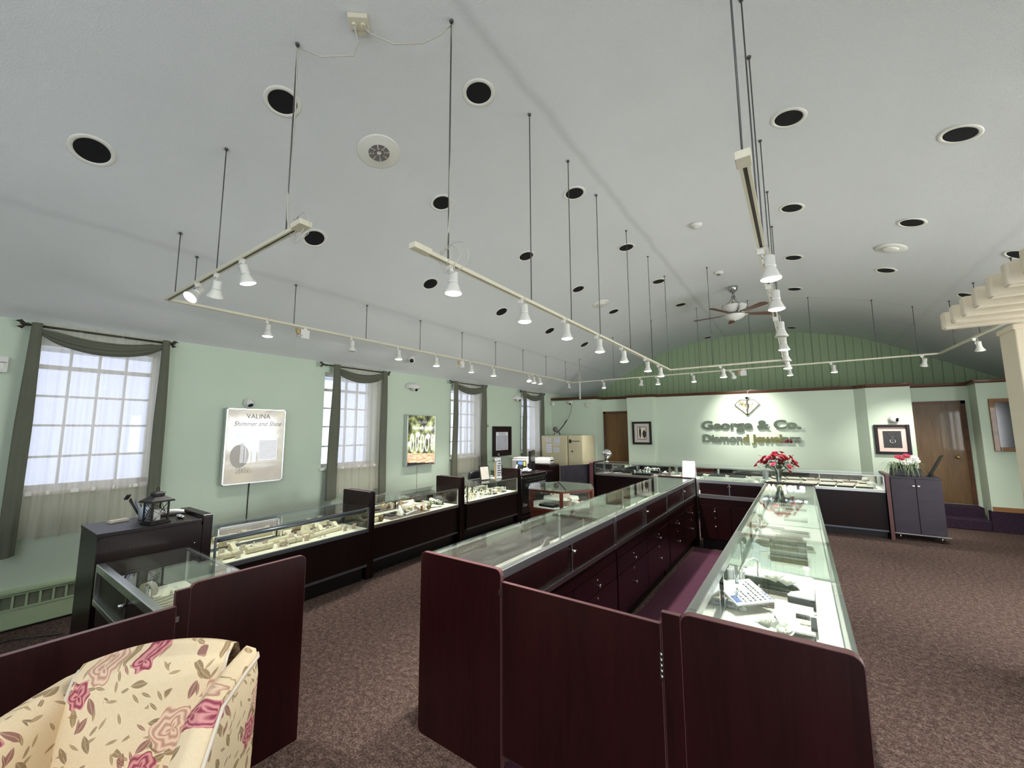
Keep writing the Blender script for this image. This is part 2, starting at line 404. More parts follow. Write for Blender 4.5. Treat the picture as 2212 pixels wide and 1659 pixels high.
for i in range(0, len(ye), 2): b.box((xs0, ye[i], WZ0), (xs1, ye[i + 1], WZ1))
struct(b.build('wall_left', M['wall']))
b = MB(); RW = (3.0, 6.8, 1.0, 2.15)
b.box((XR, YN, 0), (XR + 0.25, YF, RW[2])); b.box((XR, YN, RW[3]), (XR + 0.25, YF, 2.62)); b.box((XR, YN, RW[2]), (XR + 0.25, RW[0], RW[3])); b.box((XR, RW[1], RW[2]), (XR + 0.25, YF, RW[3]))
struct(b.build('wall_right', M['wall']))
b = MB(); FO = (0.35, 3.15, 0.3, 2.6)
b.box((FO[1], YN - 0.1, 0), (3.7, YN, FO[3])); b.box((FO[0], YN - 0.1, 0), (FO[1], YN, FO[2]))
HI = (-3.3, 1.3, 2.35, 3.55)                          # unseen opening added to let the ceiling fill light in
b.box((-5.8, YN - 0.1, 0), (HI[0], YN, 2.7)).box((HI[0], YN - 0.1, 0), (FO[0], YN, HI[2])).box((FO[0], YN - 0.1, FO[3]), (3.7, YN, FO[3] + 0.02))
seg = [(x, z + 0.05) for x, z in FINE if -5.6 < x < 3.5]
b.prism([(-5.8, 2.6)] + [q for q in seg if q[0] < HI[0]] + [(HI[0], ceil_z(HI[0]) + 0.05), (HI[0], 2.6)], 'y', YN - 0.1, YN)
b.prism([(HI[0], HI[3])] + [(HI[0], ceil_z(HI[0]) + 0.05)] + [q for q in seg if HI[0] < q[0] < HI[1]] + [(HI[1], ceil_z(HI[1]) + 0.05), (HI[1], HI[3])], 'y', YN - 0.1, YN)
b.prism([(HI[1], 2.6)] + [(HI[1], ceil_z(HI[1]) + 0.05)] + [q for q in seg if q[0] > HI[1]] + [(3.7, 2.6)], 'y', YN - 0.1, YN)
struct(b.build('wall_front', M['wall']))
b = MB(); b.prism([(-5.8, 0)] + [(x, z + 0.1) for x, z in FINE if -5.8 < x < 3.7] + [(3.7, 0)], 'y', YF, YF + 0.1)
struct(b.build('wall_gable', M['gable']))
# the far partition with its pilasters and door recesses; a flat ledge on top runs back to the gable
PLAN = [(-5.55, 9.75), (-4.24, 9.75), (-4.21, 10.15), (-3.50, 10.15), (-3.47, 9.90), (-2.83, 9.90), (-2.80, 10.06), (0.90, 10.10), (1.055, 9.93), (1.66, 9.93), (1.66, 10.40), (2.47, 10.40), (2.44, 9.90), (3.45, 9.90)]
b = MB(); b.prism(PLAN + [(3.45, 12.2), (-5.55, 12.2)], 'z', 0, 2.44)
struct(b.build('wall_far', M['wall']))
def trim_z(x): return 2.412 - 0.0085 * x
for i, ((x0, y0), (x1, y1)) in enumerate(zip(PLAN, PLAN[1:])):
    dv = Vector((x1 - x0, y1 - y0, 0)); nr = Vector((dv.y, -dv.x, 0)).normalized() * 0.032; ex = dv.normalized() * 0.03
    a = Vector((x0, y0, 0)) - ex; c = Vector((x1, y1, 0)) + ex
    vs = []
    for p in (a, c):
        z = trim_z(p.x)
        for q, zz in ((-nr * 0.3, z), (nr * 0.5, z), (nr * 0.8, z + 0.02), (nr, z + 0.05), (nr, z + 0.062), (-nr * 0.3, z + 0.062)): vs.append(Vector((p.x + q.x, p.y + q.y, zz)))
    n = 6
    struct(MB().add(vs, [(k, (k + 1) % n, n + (k + 1) % n, n + k) for k in range(n)] + [tuple(range(n - 1, -1, -1)), tuple(range(n, 2 * n))]).build('trim_%d' % (i + 1), M['trimwood']))
# doors
def door(nm, x0, x1, y, z0, z1, hx, mat):
    fr = MB().box((x0, y - 0.03, z0), (x0 + 0.055, y + 0.02, z1)).box((x1 - 0.055, y - 0.03, z0), (x1, y + 0.02, z1)).box((x0, y - 0.03, z1 - 0.055), (x1, y + 0.02, z1))
    d_ = struct(bx(nm, (x0 + 0.055, y - 0.012, z0), (x1 - 0.055, y + 0.02, z1 - 0.055), mat))
    fr.build('door_frame', M['trimwood'], d_)
    k = MB(); hz = z0 + 0.80
    k.lathe([(0.03, 0), (0.03, 0.006), (0.012, 0.012), (0.012, 0.035), (0.024, 0.045), (0.028, 0.06), (0.02, 0.072), (0.001, 0.076)], 12, (hx, y - 0.012, hz), m=Matrix.Rotation(PI / 2, 4, 'X'))
    o = k.build('door_handle', M['brass'], d_); o['label'] = 'polished brass door knob'
    return d_
door('door_1', -4.19, -3.48, 10.15, 0.0, 2.125, -4.06, M['door'])
door('door_2', 1.62, 2.41, 10.40, 0.345, 2.135, 2.24, M['door'])
struct(bx('step_1', (1.0, 9.88, 0), (2.42, 10.16, 0.165), M['riser'], bevel=0.01))
struct(bx('step_2', (1.0, 10.14, 0), (2.42, 10.40, 0.335), M['riser'], bevel=0.01))
struct(bx('riser_right', (2.42, 9.87, 0), (3.45, 9.99, 0.325), M['riser']))
struct(bx('baseboard_right', (2.45, 9.885, 0.325), (3.45, 9.91, 0.395), M['frame_oak']))
# windows of the left wall: frame, sill, panes, muntins
for wi, (y0, y1) in enumerate(WIN):
    fr = MB(); xa, xb = XL - 0.16, XL - 0.10
    fr.box((xa, y0, WZ0), (xb, y0 + 0.045, WZ1)); fr.box((xa, y1 - 0.045, WZ0), (xb, y1, WZ1)); fr.box((xa, y0, WZ1 - 0.05), (xb, y1, WZ1)); fr.box((xa, y0, WZ0), (xb, y1, WZ0 + 0.05))
    w = struct(fr.build('window_%d' % (wi + 1), M['white']))
    bx('window_sill', (XL - 0.12, y0 - 0.03, WZ0 - 0.03), (XL + 0.05, y1 + 0.03, WZ0 + 0.004), M['white'], w, 0.004)
    ys = [y0 + 0.045 + (y1 - y0 - 0.09) * k / 4 for k in range(5)]
    zs = [WZ0 + 0.05, 1.43, 1.715, 1.985, 2.255, WZ1 - 0.05]
    for k in range(1, 4): bx('muntin', (xa + 0.01, ys[k] - 0.009, zs[0]), (xb - 0.01, ys[k] + 0.009, zs[-1]), M['white'], w)
    for k in range(1, 5): bx('muntin', (xa + 0.008, ys[0], zs[k] - (0.02 if k == 4 else 0.010)), (xb - 0.006, ys[-1], zs[k] + (0.02 if k == 4 else 0.010)), M['white'], w)
    pm = None
    for k in range(4):
        for j in range(5):
            if pm is None or True:
                bx('pane', (xa + 0.026, ys[k] + 0.008, zs[j] + 0.009), (xa + 0.031, ys[k + 1] - 0.008, zs[j + 1] - 0.009), M['pane'], w)
# right-hand window with slatted blinds (seen only in reflections)
w = struct(MB().box((XR + 0.1, RW[0], RW[2]), (XR + 0.15, RW[0] + 0.06, RW[3])).box((XR + 0.1, RW[1] - 0.06, RW[2]), (XR + 0.15, RW[1], RW[3])).box((XR + 0.1, 5.42, RW[2]), (XR + 0.15, 5.5, RW[3])).box((XR + 0.1, 4.3, RW[2]), (XR + 0.15, 4.38, RW[3])).box((XR + 0.1, RW[0], RW[3] - 0.05), (XR + 0.15, RW[1], RW[3])).box((XR + 0.1, RW[0], RW[2]), (XR + 0.15, RW[1], RW[2] + 0.05)).build('window_5', M['white']))
sl = MB()
for k in range(24):
    z = RW[2] + 0.06 + k * 0.043
    sl.box((XR + 0.03, RW[0] + 0.02, z), (XR + 0.055, RW[1] - 0.02, z + 0.003))
o = sl.build('blind_slats', M['white'], w); o['kind'] = 'stuff'
# ================================================================== CURTAINS
def fold(y, k, ph=0.0): return math.sin(y * k + ph) * 0.6 + math.sin(y * k * 2.31 + 1.3 + ph) * 0.4
CWORD = ['nearest window', 'second window from the front', 'third window from the front', 'farthest window']
RODS = [(0.345, 1.41), (3.07, 4.24), (5.68, 6.81), (8.11, 9.26)]
TAILS = [((0.385, 0.49, 0.60), (1.285, 1.385, 0.74)), ((3.225, 3.385, 0.68), (4.075, 4.205, 0.66)), ((5.755, 5.895, 0.76), (6.60, 6.79, 0.76)), ((8.19, 8.36, 1.0), (9.00, 9.20, 1.0))]
SHB = [0.74, 0.75, 0.82, 0.76]
for wi, ((r0, r1), (tl, tr)) in enumerate(zip(RODS, TAILS)):
    t = thing('curtain_rod', 'dark bronze curtain rod with leaf finials over the ' + CWORD[wi], 'curtain rod', (XL + 0.075, (r0 + r1) / 2, 2.595))
    h = (r1 - r0) / 2 - 0.05
    MB().cyl((0, -h, 0), (0, h, 0), 0.010, n=10).build('pole', M['bronze'], t)
    for s in (-1, 1):
        q = MB(); q.ball((0, s * (h + 0.012), 0), 0.016, 8, 6)
        for dz, ln, dx in ((0.022, 0.075, 0.006), (-0.026, 0.062, 0.0), (0.0, 0.05, 0.02)):
            q.add([(dx, s * (h + 0.012), 0), (dx + 0.004, s * (h + 0.012 + ln * 0.45), dz + 0.016), (dx, s * (h + 0.012 + ln), dz), (dx - 0.004, s * (h + 0.012 + ln * 0.45), dz - 0.016), (dx + 0.008, s * (h + 0.012 + ln * 0.5), dz)],
                  [(0, 1, 4), (1, 2, 4), (2, 3, 4), (3, 0, 4), (0, 3, 2, 1)])
        q.build('finial', M['bronze'], t)
        MB().box((-0.07, s * (h - 0.06) - 0.006, -0.006), (0.0, s * (h - 0.06) + 0.006, 0.006)).build('bracket', M['bronze'], t)
    # sheer voile, gathered on the rod with a small ruffle above it
    y0, y1 = tl[0] + 0.04, tr[1] - 0.02
    ph = wi * 1.7
    def sh(u, v, y0=y0, y1=y1, ph=ph, wi=wi):
        y = y0 + (y1 - y0) * u; z = 2.64 + (SHB[wi] - 2.64) * v
        amp = 0.010 + 0.016 * min(1, v * 1.6)
        gat = 0.0
        if wi == 2 and v > 0.75: gat = (v - 0.75) * 0.5 * (u - 0.4)
        return (XL + 0.062 + amp * fold(y, 46, ph) + 0.012 * fold(y * 0.4, 46, ph + 2), y + 0.012 * math.sin(y * 37 + v * 2) * v - gat * 0.5, z + 0.006 * math.sin(y * 50) * (1 if v > 0.98 or v < 0.02 else 0))
    s_ = MB().grid(sh, 110, 26).build('sheer_curtain', M['sheer'])
    tag(s_, 'ivory sheer voile curtain hanging in soft folds over the ' + CWORD[wi], 'curtain')
    # olive scarf: two tails and a swag
    t = thing('window_scarf', 'olive grey draped scarf valance with two tails on the ' + CWORD[wi], 'valance', (XL, (r0 + r1) / 2, 2.6))
    oy = (r0 + r1) / 2
    for k, (a, c, zb) in enumerate((tl, tr)):
        def tf(u, v, a=a, c=c, zb=zb, k=k):
            g = 2 * PI * u; wd = (c - a) / 2 * (0.62 + 0.38 * min(1, v * 2.2)); mid = (a + c) / 2 + (-0.015 if k == 0 else 0.012) * v
            ins = 1 + 0.22 * math.sin(5 * g + 1.3 * v) * min(1, 0.25 + v)
            return (0.10 + 0.028 * math.sin(g) * ins + 0.01 * math.sin(v * 6 + k), mid - oy + wd * math.cos(g) * (0.9 + 0.1 * ins), 0.015 + (zb - 2.6) * v + 0.01 * math.cos(g) * v)
        q = MB().grid(tf, 36, 14)
        q.build('tail', M['scarf'], t)
    ys_, ye_ = tl[0] + 0.05, tr[1] - 0.05
    def sw(u, v):
        sag = 4 * u * (1 - u); sk = sag ** 0.9
        zt = 0.0 - 0.085 * sk; zb2 = -0.075 - 0.135 * sk - 0.012 * u
        pinch = 0.35 + 0.65 * min(1, sag * 2.2)
        z = zt + (zb2 - zt) * (0.5 + (v - 0.5) * pinch)
        bul = math.sin(PI * v) * 0.045 * pinch + 0.010 * math.sin(v * 22 + 5 * u) * pinch
        return (0.085 + bul + 0.015 * sag, ys_ - oy + (ye_ - ys_) * u, z)
    MB().grid(sw, 40, 18).build('swag', M['scarf'], t, solid=0.004)
tag(MB().tube([(XL, 6.9, 1.75), (XL + 0.06, 6.9, 1.75), (XL + 0.075, 6.88, 1.74), (XL + 0.07, 6.83, 1.74)], 0.006).tube([(XL, 6.9, 1.77), (XL + 0.05, 6.9, 1.775), (XL + 0.05, 6.9, 1.73), (XL + 0.02, 6.9, 1.72)], 0.004).build('curtain_holdback', M['nickel']), 'small metal curtain holdback beside the third window from the front', 'holdback')
# ================================================================== BASEBOARD HEATER
t = thing('baseboard_heater', 'pale green baseboard heater with square grille openings under the nearest window', 'heater', (XL, -0.6, 0))
bx('body', (0, -1.6, 0.02), (0.055, 1.62, 0.175), M['heater'], t, 0.004)
bx('top_cover', (0, -1.6, 0.305), (0.075, 1.62, 0.33), M['heater'], t, 0.004)
bx('fin_core', (0.004, -1.6, 0.175), (0.045, 1.62, 0.31), M['fin'], t)
bx('grille_rail', (0.045, -1.6, 0.285), (0.06, 1.62, 0.307), M['heater'], t)
bx('grille_rail', (0.045, -1.6, 0.170), (0.06, 1.62, 0.182), M['heater'], t)
for k in range(42):
    y = -1.6 + 0.077 * k
    bx('grille_bar', (0.045, y, 0.18), (0.06, y + 0.014, 0.287), M['heater'], t)
# ================================================================== TRACK LIGHTING
ZO, ZI = 2.79, 2.59                                  # underside of the outer and the inner loop
def rail(p, q, z, parent, name='rail'):
    p = Vector((p[0], p[1], 0)); q = Vector((q[0], q[1], 0)); dv = (q - p); ln = dv.length
    b = MB(); b.prism([(-0.018, 0), (-0.007, 0), (-0.007, 0.012), (0.007, 0.012), (0.007, 0), (0.018, 0), (0.018, 0.022), (-0.018, 0.022)], 'x', 0, ln)
    m = Matrix.Translation((p.x, p.y, z)) @ Matrix.Rotation(math.atan2(dv.y, dv.x), 4, 'Z')
    o = b.xf(m).build(name, M['ivory'], parent)
    s = MB().box((0.03, -0.0068, 0.008), (ln - 0.03, 0.0068, 0.0118)).xf(m).build('slot', M['bronze'], o)
    return o
def rods(pts, z, parent, lean=0.0):
    for x, y in pts:
        zt = ceil_z(x)
        b = MB().cyl((x, y, z + 0.02), (x, y, zt + 0.01), 0.0042, n=6)
        b.lathe([(0.012, 0), (0.014, 0.012), (0.001, 0.02)], 8, (x, y, zt - 0.012))
        b.build('rod', M['rod'], parent)
tO = thing('light_track', 'white outer light track running along the window wall and far wall', 'track', (0, 0, 0))
rail((-2.24, 1.085), (-4.43, 1.065), ZO, tO); rail((-4.43, 1.05), (-4.45, 8.90), ZO, tO)
rail((-4.46, 8.89), (1.86, 8.86), ZO, tO); rail((1.86, 8.87), (2.10, 1.9), ZO, tO)
rods([(-2.40, 1.09), (-3.40, 1.08), (-4.25, 1.068)] + [(-4.435, 1.25 + 0.905 * k) for k in range(9)] + [(-4.25, 8.88), (-3.39, 8.88), (-2.5, 8.88), (-1.57, 8.88), (-0.65, 8.88), (0.29, 8.87), (1.14, 8.865), (1.62, 8.86), (1.88, 8.2), (1.90, 7.3), (1.94, 6.35)], ZO, tO)
MB().box((-2.27, 1.05, ZO - 0.004), (-2.16, 1.12, ZO + 0.028)).build('end_cap', M['ivory'], tO, bevel=0.003)
tI = thing('light_track', 'white inner U-shaped light track hanging over the island counters', 'track', (0, 0, 0))
rail((-1.565, 1.36), (-1.63, 6.72), ZI, tI); rail((-1.64, 6.71), (-0.10, 6.69), ZI, tI); rail((-0.10, 6.70), (-0.095, 1.55), ZI, tI)
rods([(-1.57, 1.60), (-1.58, 2.50), (-1.59, 3.18), (-1.6, 3.85), (-1.61, 4.80), (-1.62, 5.73), (-1.63, 6.66), (-1.0, 6.70), (-0.13, 6.62)] + [(-0.10, 1.62), (-0.10, 2.42), (-0.10, 2.86), (-0.10, 3.81), (-0.10, 4.72), (-0.10, 5.60)], ZI, tI)
MB().box((-0.12, 1.53, ZI - 0.003), (-0.07, 1.60, ZI + 0.028)).build('end_cap', M['ivory'], tI, bevel=0.003)
MB().box((-1.59, 1.33, ZI - 0.003), (-1.54, 1.45, ZI + 0.028)).build('end_cap', M['ivory'], tI, bevel=0.003)
tag(MB().cyl((-4.6, 9.6, 2.45), (-4.6, 9.6, 3.17), 0.022, n=10).build('wire_conduit', M['white']), 'white vertical conduit from the far left ledge up to the ceiling', 'conduit')
# ---- lamps: one lit and one unlit prototype, copied
def lamp_proto(lit):
    t = thing('track_lamp', 'white cone track lamp', 'lamp', (0, 0, 0), 0, 'white cone track lamps')
    c = MB().box((-0.022, -0.016, -0.004), (0.022, 0.016, 0.004)).box((-0.016, -0.013, -0.03), (0.016, 0.013, -0.004)).cyl((0, 0, -0.03), (0.012, 0, -0.05), 0.006, n=8)
    c.build('clip', M['white'], t)
    h = MB()
    h.lathe([(0.020, -0.044), (0.0255, -0.048), (0.0255, -0.098), (0.028, -0.100), (0.028, -0.106), (0.022, -0.108)], 18, (0.035, 0, 0))
    h.tube([(0.012, 0, -0.048), (0.005, 0, -0.062), (0.008, 0, -0.078), (0.014, 0, -0.08)], 0.005)
    hd = h.build('socket', M['white'], t)
    MB().lathe([(0.022, -0.108), (0.026, -0.112), (0.040, -0.150), (0.050, -0.166), (0.050, -0.172), (0.046, -0.170)], 20, (0.035, 0, 0)).build('shade', M['white'], hd)
    MB().lathe([(0.0465, -0.170), (0.034, -0.1755), (0.015, -0.1785), (0.0005, -0.179)], 20, (0.035, 0, 0)).build('bulb', M['bulb'] if lit else M['bulb_off'], hd)
    MB().tube([(0.0, 0.008, -0.012), (0.004, 0.012, 0.014), (0.022, 0.013, 0.022), (0.034, 0.008, 0.004), (0.036, 0.002, -0.045)], 0.0025, 5).build('cord', M['cord_w'], t)
    if lit:
        l = bpy.data.lights.new('lamp_light', 'SPOT'); l.energy = SPOT_W; l.color = SPOT_COL; l.spot_size = math.radians(84); l.spot_blend = 0.9; l.shadow_soft_size = 0.035
        o = bpy.data.objects.new('lamp_light', l); COL.objects.link(o); o.parent = hd; o.location = (0.035, 0, -0.186)
    return t
P_LIT, P_OFF = lamp_proto(True), lamp_proto(False)
first = {True: P_LIT, False: P_OFF}; used = {True: False, False: False}
def lamp(x, y, z, lit, label, aim=(0, 0, -1), rz=0.0):
    o = first[lit] if not used[lit] else dup(first[lit]); used[lit] = True
    o.location = (x, y, z); o.rotation_euler = (0, 0, rz); o['label'] = label
    hd = [c for c in o.children if c.name.startswith('socket')][0]
    a = Matrix.Rotation(-rz, 3, 'Z') @ Vector(aim).normalized()
    q = Vector((0, 0, -1)).rotation_difference(a)
    piv = Vector((0.012, 0, -0.05))
    hd.rotation_mode = 'QUATERNION'; hd.rotation_quaternion = q; hd.location = piv - q @ piv
    return o
def run(where, items, z):
    nl = no = 0
    for (x, y, lit, *rest) in items:
        aim = rest[0] if rest else (0, 0, -1); rz = rest[1] if len(rest) > 1 else 0.0
        if lit: lab = '%s lit cone track lamp %s' % (ORD[nl], where); nl += 1
        else: lab = '%s unlit cone track lamp %s' % (ORD[no], where); no += 1
        lamp(x, y, z, lit, lab, aim, rz)
run('from the left corner on the short front track', [(-3.72, 1.07, True, (0.25, -0.62, -0.75), 0.4), (-3.38, 1.075, False, (-0.5, 0.1, -0.8), 0.0), (-2.96, 1.078, True, (0.05, 0.25, -0.95), 0.0)], ZO)
run('from the front on the window wall track', [(-4.43, 1.88, True), (-4.435, 2.85, False), (-4.437, 3.56, True), (-4.44, 4.27, True), (-4.442, 5.07, True, (-0.1, 0.1, -0.9)), (-4.443, 5.68, True), (-4.447, 6.85, True, (0.25, -0.25, -0.9)), (-4.448, 7.05, True), (-4.449, 7.28, True, (0.05, 0.1, -0.9)), (-4.45, 8.62, False, (0.1, -0.2, -0.9))], ZO)
run('from the left on the far wall track', [(-3.68, 8.886, True), (-2.80, 8.884, False, (-0.15, 0.1, -0.9)), (-2.45, 8.882, True), (-1.73, 8.88, True), (-1.02, 8.875, True, (0.05, 0.62, -0.5)), (-0.10, 8.872, True), (0.53, 8.87, True), (1.66, 8.865, True, (-0.1, 0.4, -0.8))], ZO)
run('from the far corner on the right-hand track, last four added', [(1.905, 7.55, True, (0.12, 0.3, -0.9)), (1.94, 6.45, True), (1.975, 5.4, True), (2.01, 4.4, True, (0.1, 0.2, -0.9)), (2.045, 3.4, True), (2.08, 2.4, True)], ZO)  # last four are unseen lamps added to brighten the right-hand floor
run('from the front on the left arm of the inner track', [(-1.58, 1.62, True), (-1.585, 2.36, True), (-1.59, 3.02, True), (-1.60, 3.74, True), (-1.61, 4.46, True), (-1.62, 5.38, True), (-1.625, 6.02, True)], ZI)
run('on the far arm of the inner track', [(-0.90, 6.70, True)], ZI)
run('from the front on the right arm of the inner track', [(-0.10, 2.42, True), (-0.10, 3.07, True), (-0.10, 4.02, False), (-0.10, 4.72, True), (-0.10, 5.52, False), (-0.10, 6.22, True)], ZI)
# ---- small tan floodlights with a square transformer box
def flood(x, y, s, label, rz=0.0, mat='tan'):
    t = thing('track_floodlight', label, 'lamp', (x, y, ZO), rz, 'square-box track floodlights')
    bx('transformer_box', (-0.012, 0.03, -0.115), (0.012, 0.13, -0.015), M['plastic_w'], t, 0.004)
    bx('clip', (-0.012, 0.06, -0.016), (0.012, 0.1, 0.004), M['white'], t)
    h = MB().lathe([(0.001, 0), (0.022, 0), (0.023, -0.055), (0.02, -0.058)], 14); mm = Matrix.Translation((0.012, -0.01, -0.02)) @ Matrix.Rotation(0.3, 4, 'X')
    hd = h.xf(mm).build('lamp_head', M[mat], t)
    MB().lathe([(0.02, -0.056), (0.036, -0.085), (0.036, -0.09), (0.03, -0.088), (0.012, -0.07), (0.0005, -0.066)], 16).xf(mm).build('reflector', M['chrome'], hd)
    MB().cyl((0, 0.03, -0.04), (0.01, 0.0, -0.04), 0.006, n=8).build('arm', M[mat], t)
flood(-4.435, 2.20, 1, 'tan floodlight with white square box, nearer one on the window wall track')
flood(-4.443, 4.80, 1, 'tan floodlight with white square box, farther one on the window wall track')
flood(-0.88, 8.873, 1, 'floodlight with white square box on the far wall track above the sign', -PI / 2)
# ================================================================== CEILING FITTINGS
COLW = ['first column off the window wall', 'second column off the window wall', 'third column off the window wall', 'fourth column off the window wall', 'fifth column off the window wall', 'sixth column off the window wall']
can0 = None
for ci, k, x, y in CANS:
    if can0 is None:
        t = thing('recessed_can', '', 'ceiling light', (0, 0, 0), 0, 'empty recessed ceiling cans')
        MB().lathe([(0.094, 0.01), (0.092, -0.001), (0.1, -0.005), (0.116, -0.004), (0.121, -0.0005), (0.121, 0.004)], 32).build('trim_ring', M['white'], t)
        MB().lathe([(0.093, 0.0), (0.0925, 0.16), (0.03, 0.185), (0.001, 0.186)], 28).build('can_interior', M['hole'], t)
        can0 = t; o = t
    else: o = dup(can0)
    o['label'] = 'empty recessed ceiling can, %s from the front in the %s' % (ORD[k], COLW[ci])
    o.matrix_world = frame_at(x, y)
def vent(x, y, label):
    t = thing('ceiling_vent', label, 'vent'); 
    MB().lathe([(0.175, 0.004), (0.175, -0.004), (0.165, -0.009), (0.1, -0.006), (0.09, -0.012), (0.0, -0.012)], 36).build('plate', M['white'], t)
    g = MB()
    for k in range(8):
        a0 = k * PI / 4 + 0.06; a1 = (k + 1) * PI / 4 - 0.06
        for r0, r1 in ((0.02, 0.045), (0.05, 0.068), (0.072, 0.086)):
            vs = [(r0 * math.cos(a0), r0 * math.sin(a0), -0.0135), (r1 * math.cos(a0), r1 * math.sin(a0), -0.0135), (r1 * math.cos((a0 + a1) / 2), r1 * math.sin((a0 + a1) / 2), -0.0135), (r1 * math.cos(a1), r1 * math.sin(a1), -0.0135), (r0 * math.cos(a1), r0 * math.sin(a1), -0.0135)]
            g.add(vs, [(0, 1, 2, 3, 4)])
    o = g.build('grille', M['inkgrey'], t); o.modifiers.new('s', 'SOLIDIFY').thickness = 0.002
    t.matrix_world = frame_at(x, y)
vent(-2.74, 1.95, 'round white ceiling vent with pie-slice grille nearest the camera')
for x, y, lb in ((1.06, 6.48, 'flat round white ceiling diffuser right of the fan near the right wall'), (-2.84, 6.89, 'flat round white ceiling diffuser behind the inner track rods')):
    t = thing('ceiling_diffuser', lb, 'vent')
    MB().lathe([(0.15, 0.004), (0.15, -0.004), (0.135, -0.010), (0.0, -0.006)], 32).build('plate', M['white'], t)
    MB().lathe([(0.08, -0.004), (0.078, -0.022), (0.06, -0.026), (0.0, -0.026)], 28).build('center_cap', M['white'], t)
    t.matrix_world = frame_at(x, y)
for x, y, lb in ((-0.86, 5.16, 'white smoke detector on the ceiling in front of the fan'), (-0.88, 7.02, 'white smoke detector on the ceiling close to the fan')):
    t = thing('smoke_detector', lb, 'smoke detector')
    MB().lathe([(0.07, 0.004), (0.07, -0.012), (0.062, -0.02), (0.05, -0.03), (0.0, -0.032)], 24).build('base', M['plastic_w'], t)
    MB().lathe([(0.03, -0.03), (0.028, -0.045), (0.0, -0.048)], 18).build('sensor_cap', M['inkgrey'] if y > 6 else M['plastic_w'], t)
    t.matrix_world = frame_at(x, y)
# junction box with two flex cords to the first rods
t = thing('ceiling_junction_box', 'white ceiling outlet box with two drooping cords to the track rods', 'outlet box')
m = frame_at(-2.0, 1.25); zr = Matrix.Rotation(0.75, 4, 'Z')
MB().box((-0.058, -0.04, -0.03), (0.058, 0.04, 0.004)).xf(m @ zr).build('cover_plate', M['ivory'], t, bevel=0.004)
for s in (-1, 1): MB().cyl(m @ zr @ Vector((s * 0.026, 0, -0.03)), m @ zr @ Vector((s * 0.026, 0, -0.05)), 0.016, n=12).build('plug', M['ivory'], t)
MB().box((-0.03, 0.04, -0.02), (0.03, 0.075, 0.0)).xf(m @ zr).build('knockout_box', M['ivory'], t, bevel=0.003)
a = m @ zr @ Vector((-0.026, 0, -0.05)); e = Vector((-2.40, 1.09, ceil_z(-2.40) - 0.03))
MB().tube([a, a + Vector((-0.03, 0.05, -0.05)), a + Vector((-0.09, 0.06, -0.09)), a.lerp(e, 0.6) + Vector((0, 0.02, -0.1)), e + Vector((0.08, 0.02, -0.05)), e, Vector((-2.395, 1.10, 3.6)), Vector((-2.41, 1.09, 3.2)), Vector((-2.39, 1.09, 2.9)), Vector((-2.36, 1.09, 2.82))], 0.005).build('cord', M['cord_w'], t)
a = m @ zr @ Vector((0.026, 0, -0.05)); e = Vector((-1.57, 1.60, ceil_z(-1.57) - 0.03))
MB().tube([a, a + Vector((0.05, 0.02, -0.06)), a.lerp(e, 0.35) + Vector((0, 0.0, -0.12)), a.lerp(e, 0.65) + Vector((0.0, 0.02, -0.1)), a.lerp(e, 0.85) + Vector((0, 0.03, -0.03)), e, Vector((-1.575, 1.605, 3.4)), Vector((-1.56, 1.6, 2.9)), Vector((-1.58, 1.6, 2.68)), Vector((-1.575, 1.55, 2.61))], 0.005).build('cord', M['cord_w'], t)
for (cx, cy, cz, lb) in ((-2.33, 1.09, 2.83, 'loose white wire loops at the near end of the outer track'), (-1.57, 1.55, 2.62, 'loose white wire loops at the near end of the inner track')):
    b = MB(); rnd = random.Random(int(cz * 100))
    for k in range(4):
        r0 = 0.03 + 0.02 * k; pts = []
        for i in range(13):
            a = 2 * PI * i / 12 + k; pts.append((cx + 0.03 * k + r0 * math.cos(a) * (0.6 + 0.2 * k), cy + 0.01 * math.sin(3 * a + k), cz + r0 * math.sin(a) - 0.01 * k))
        b.tube(pts, 0.0022, 5)
    tag(b.build('wire_loops', M['cord_w']), lb, 'wire')
# ceiling fan
fx, fy = -0.785, 7.9; zc = ceil_z(fx)
t = thing('ceiling_fan', 'brushed nickel ceiling fan with five walnut blades and frosted bowls', 'fan', (fx, fy, zc))
MB().lathe([(0.001, 0.0), (0.085, 0.0), (0.083, -0.03), (0.06, -0.075), (0.03, -0.1), (0.001, -0.102)], 24).build('canopy', M['nickel'], t)
MB().cyl((0, 0, -0.09), (0, 0, -0.35), 0.016, n=12).cyl((0, 0, -0.32), (0, 0, -0.36), 0.035, 0.05, n=14).cyl((0, 0, -0.1), (0, 0, -0.19), 0.02, 0.026, n=12).build('downrod', M['nickel'], t)
for k in range(4):
    a = k * PI / 2 + 0.5; c, s = math.cos(a), math.sin(a)
    MB().tube([(0.02 * c, 0.02 * s, -0.16), (0.04 * c, 0.04 * s, -0.22), (0.08 * c, 0.08 * s, -0.28), (0.14 * c, 0.14 * s, -0.325), (0.2 * c, 0.2 * s, -0.34), (0.21 * c, 0.21 * s, -0.36), (0.17 * c, 0.17 * s, -0.42), (0.1 * c, 0.1 * s, -0.465)], 0.009, 8).build('scroll_arm', M['nickel'], t)
MB().lathe([(0.195, -0.345), (0.198, -0.35), (0.17, -0.405), (0.11, -0.45), (0.06, -0.465), (0.0, -0.466)], 28).build('upper_bowl', M['frost'], t)
MB().lathe([(0.001, -0.46), (0.075, -0.465), (0.08, -0.49), (0.11, -0.50), (0.15, -0.505), (0.15, -0.515), (0.001, -0.515)], 24).build('motor_housing', M['nickel'], t)
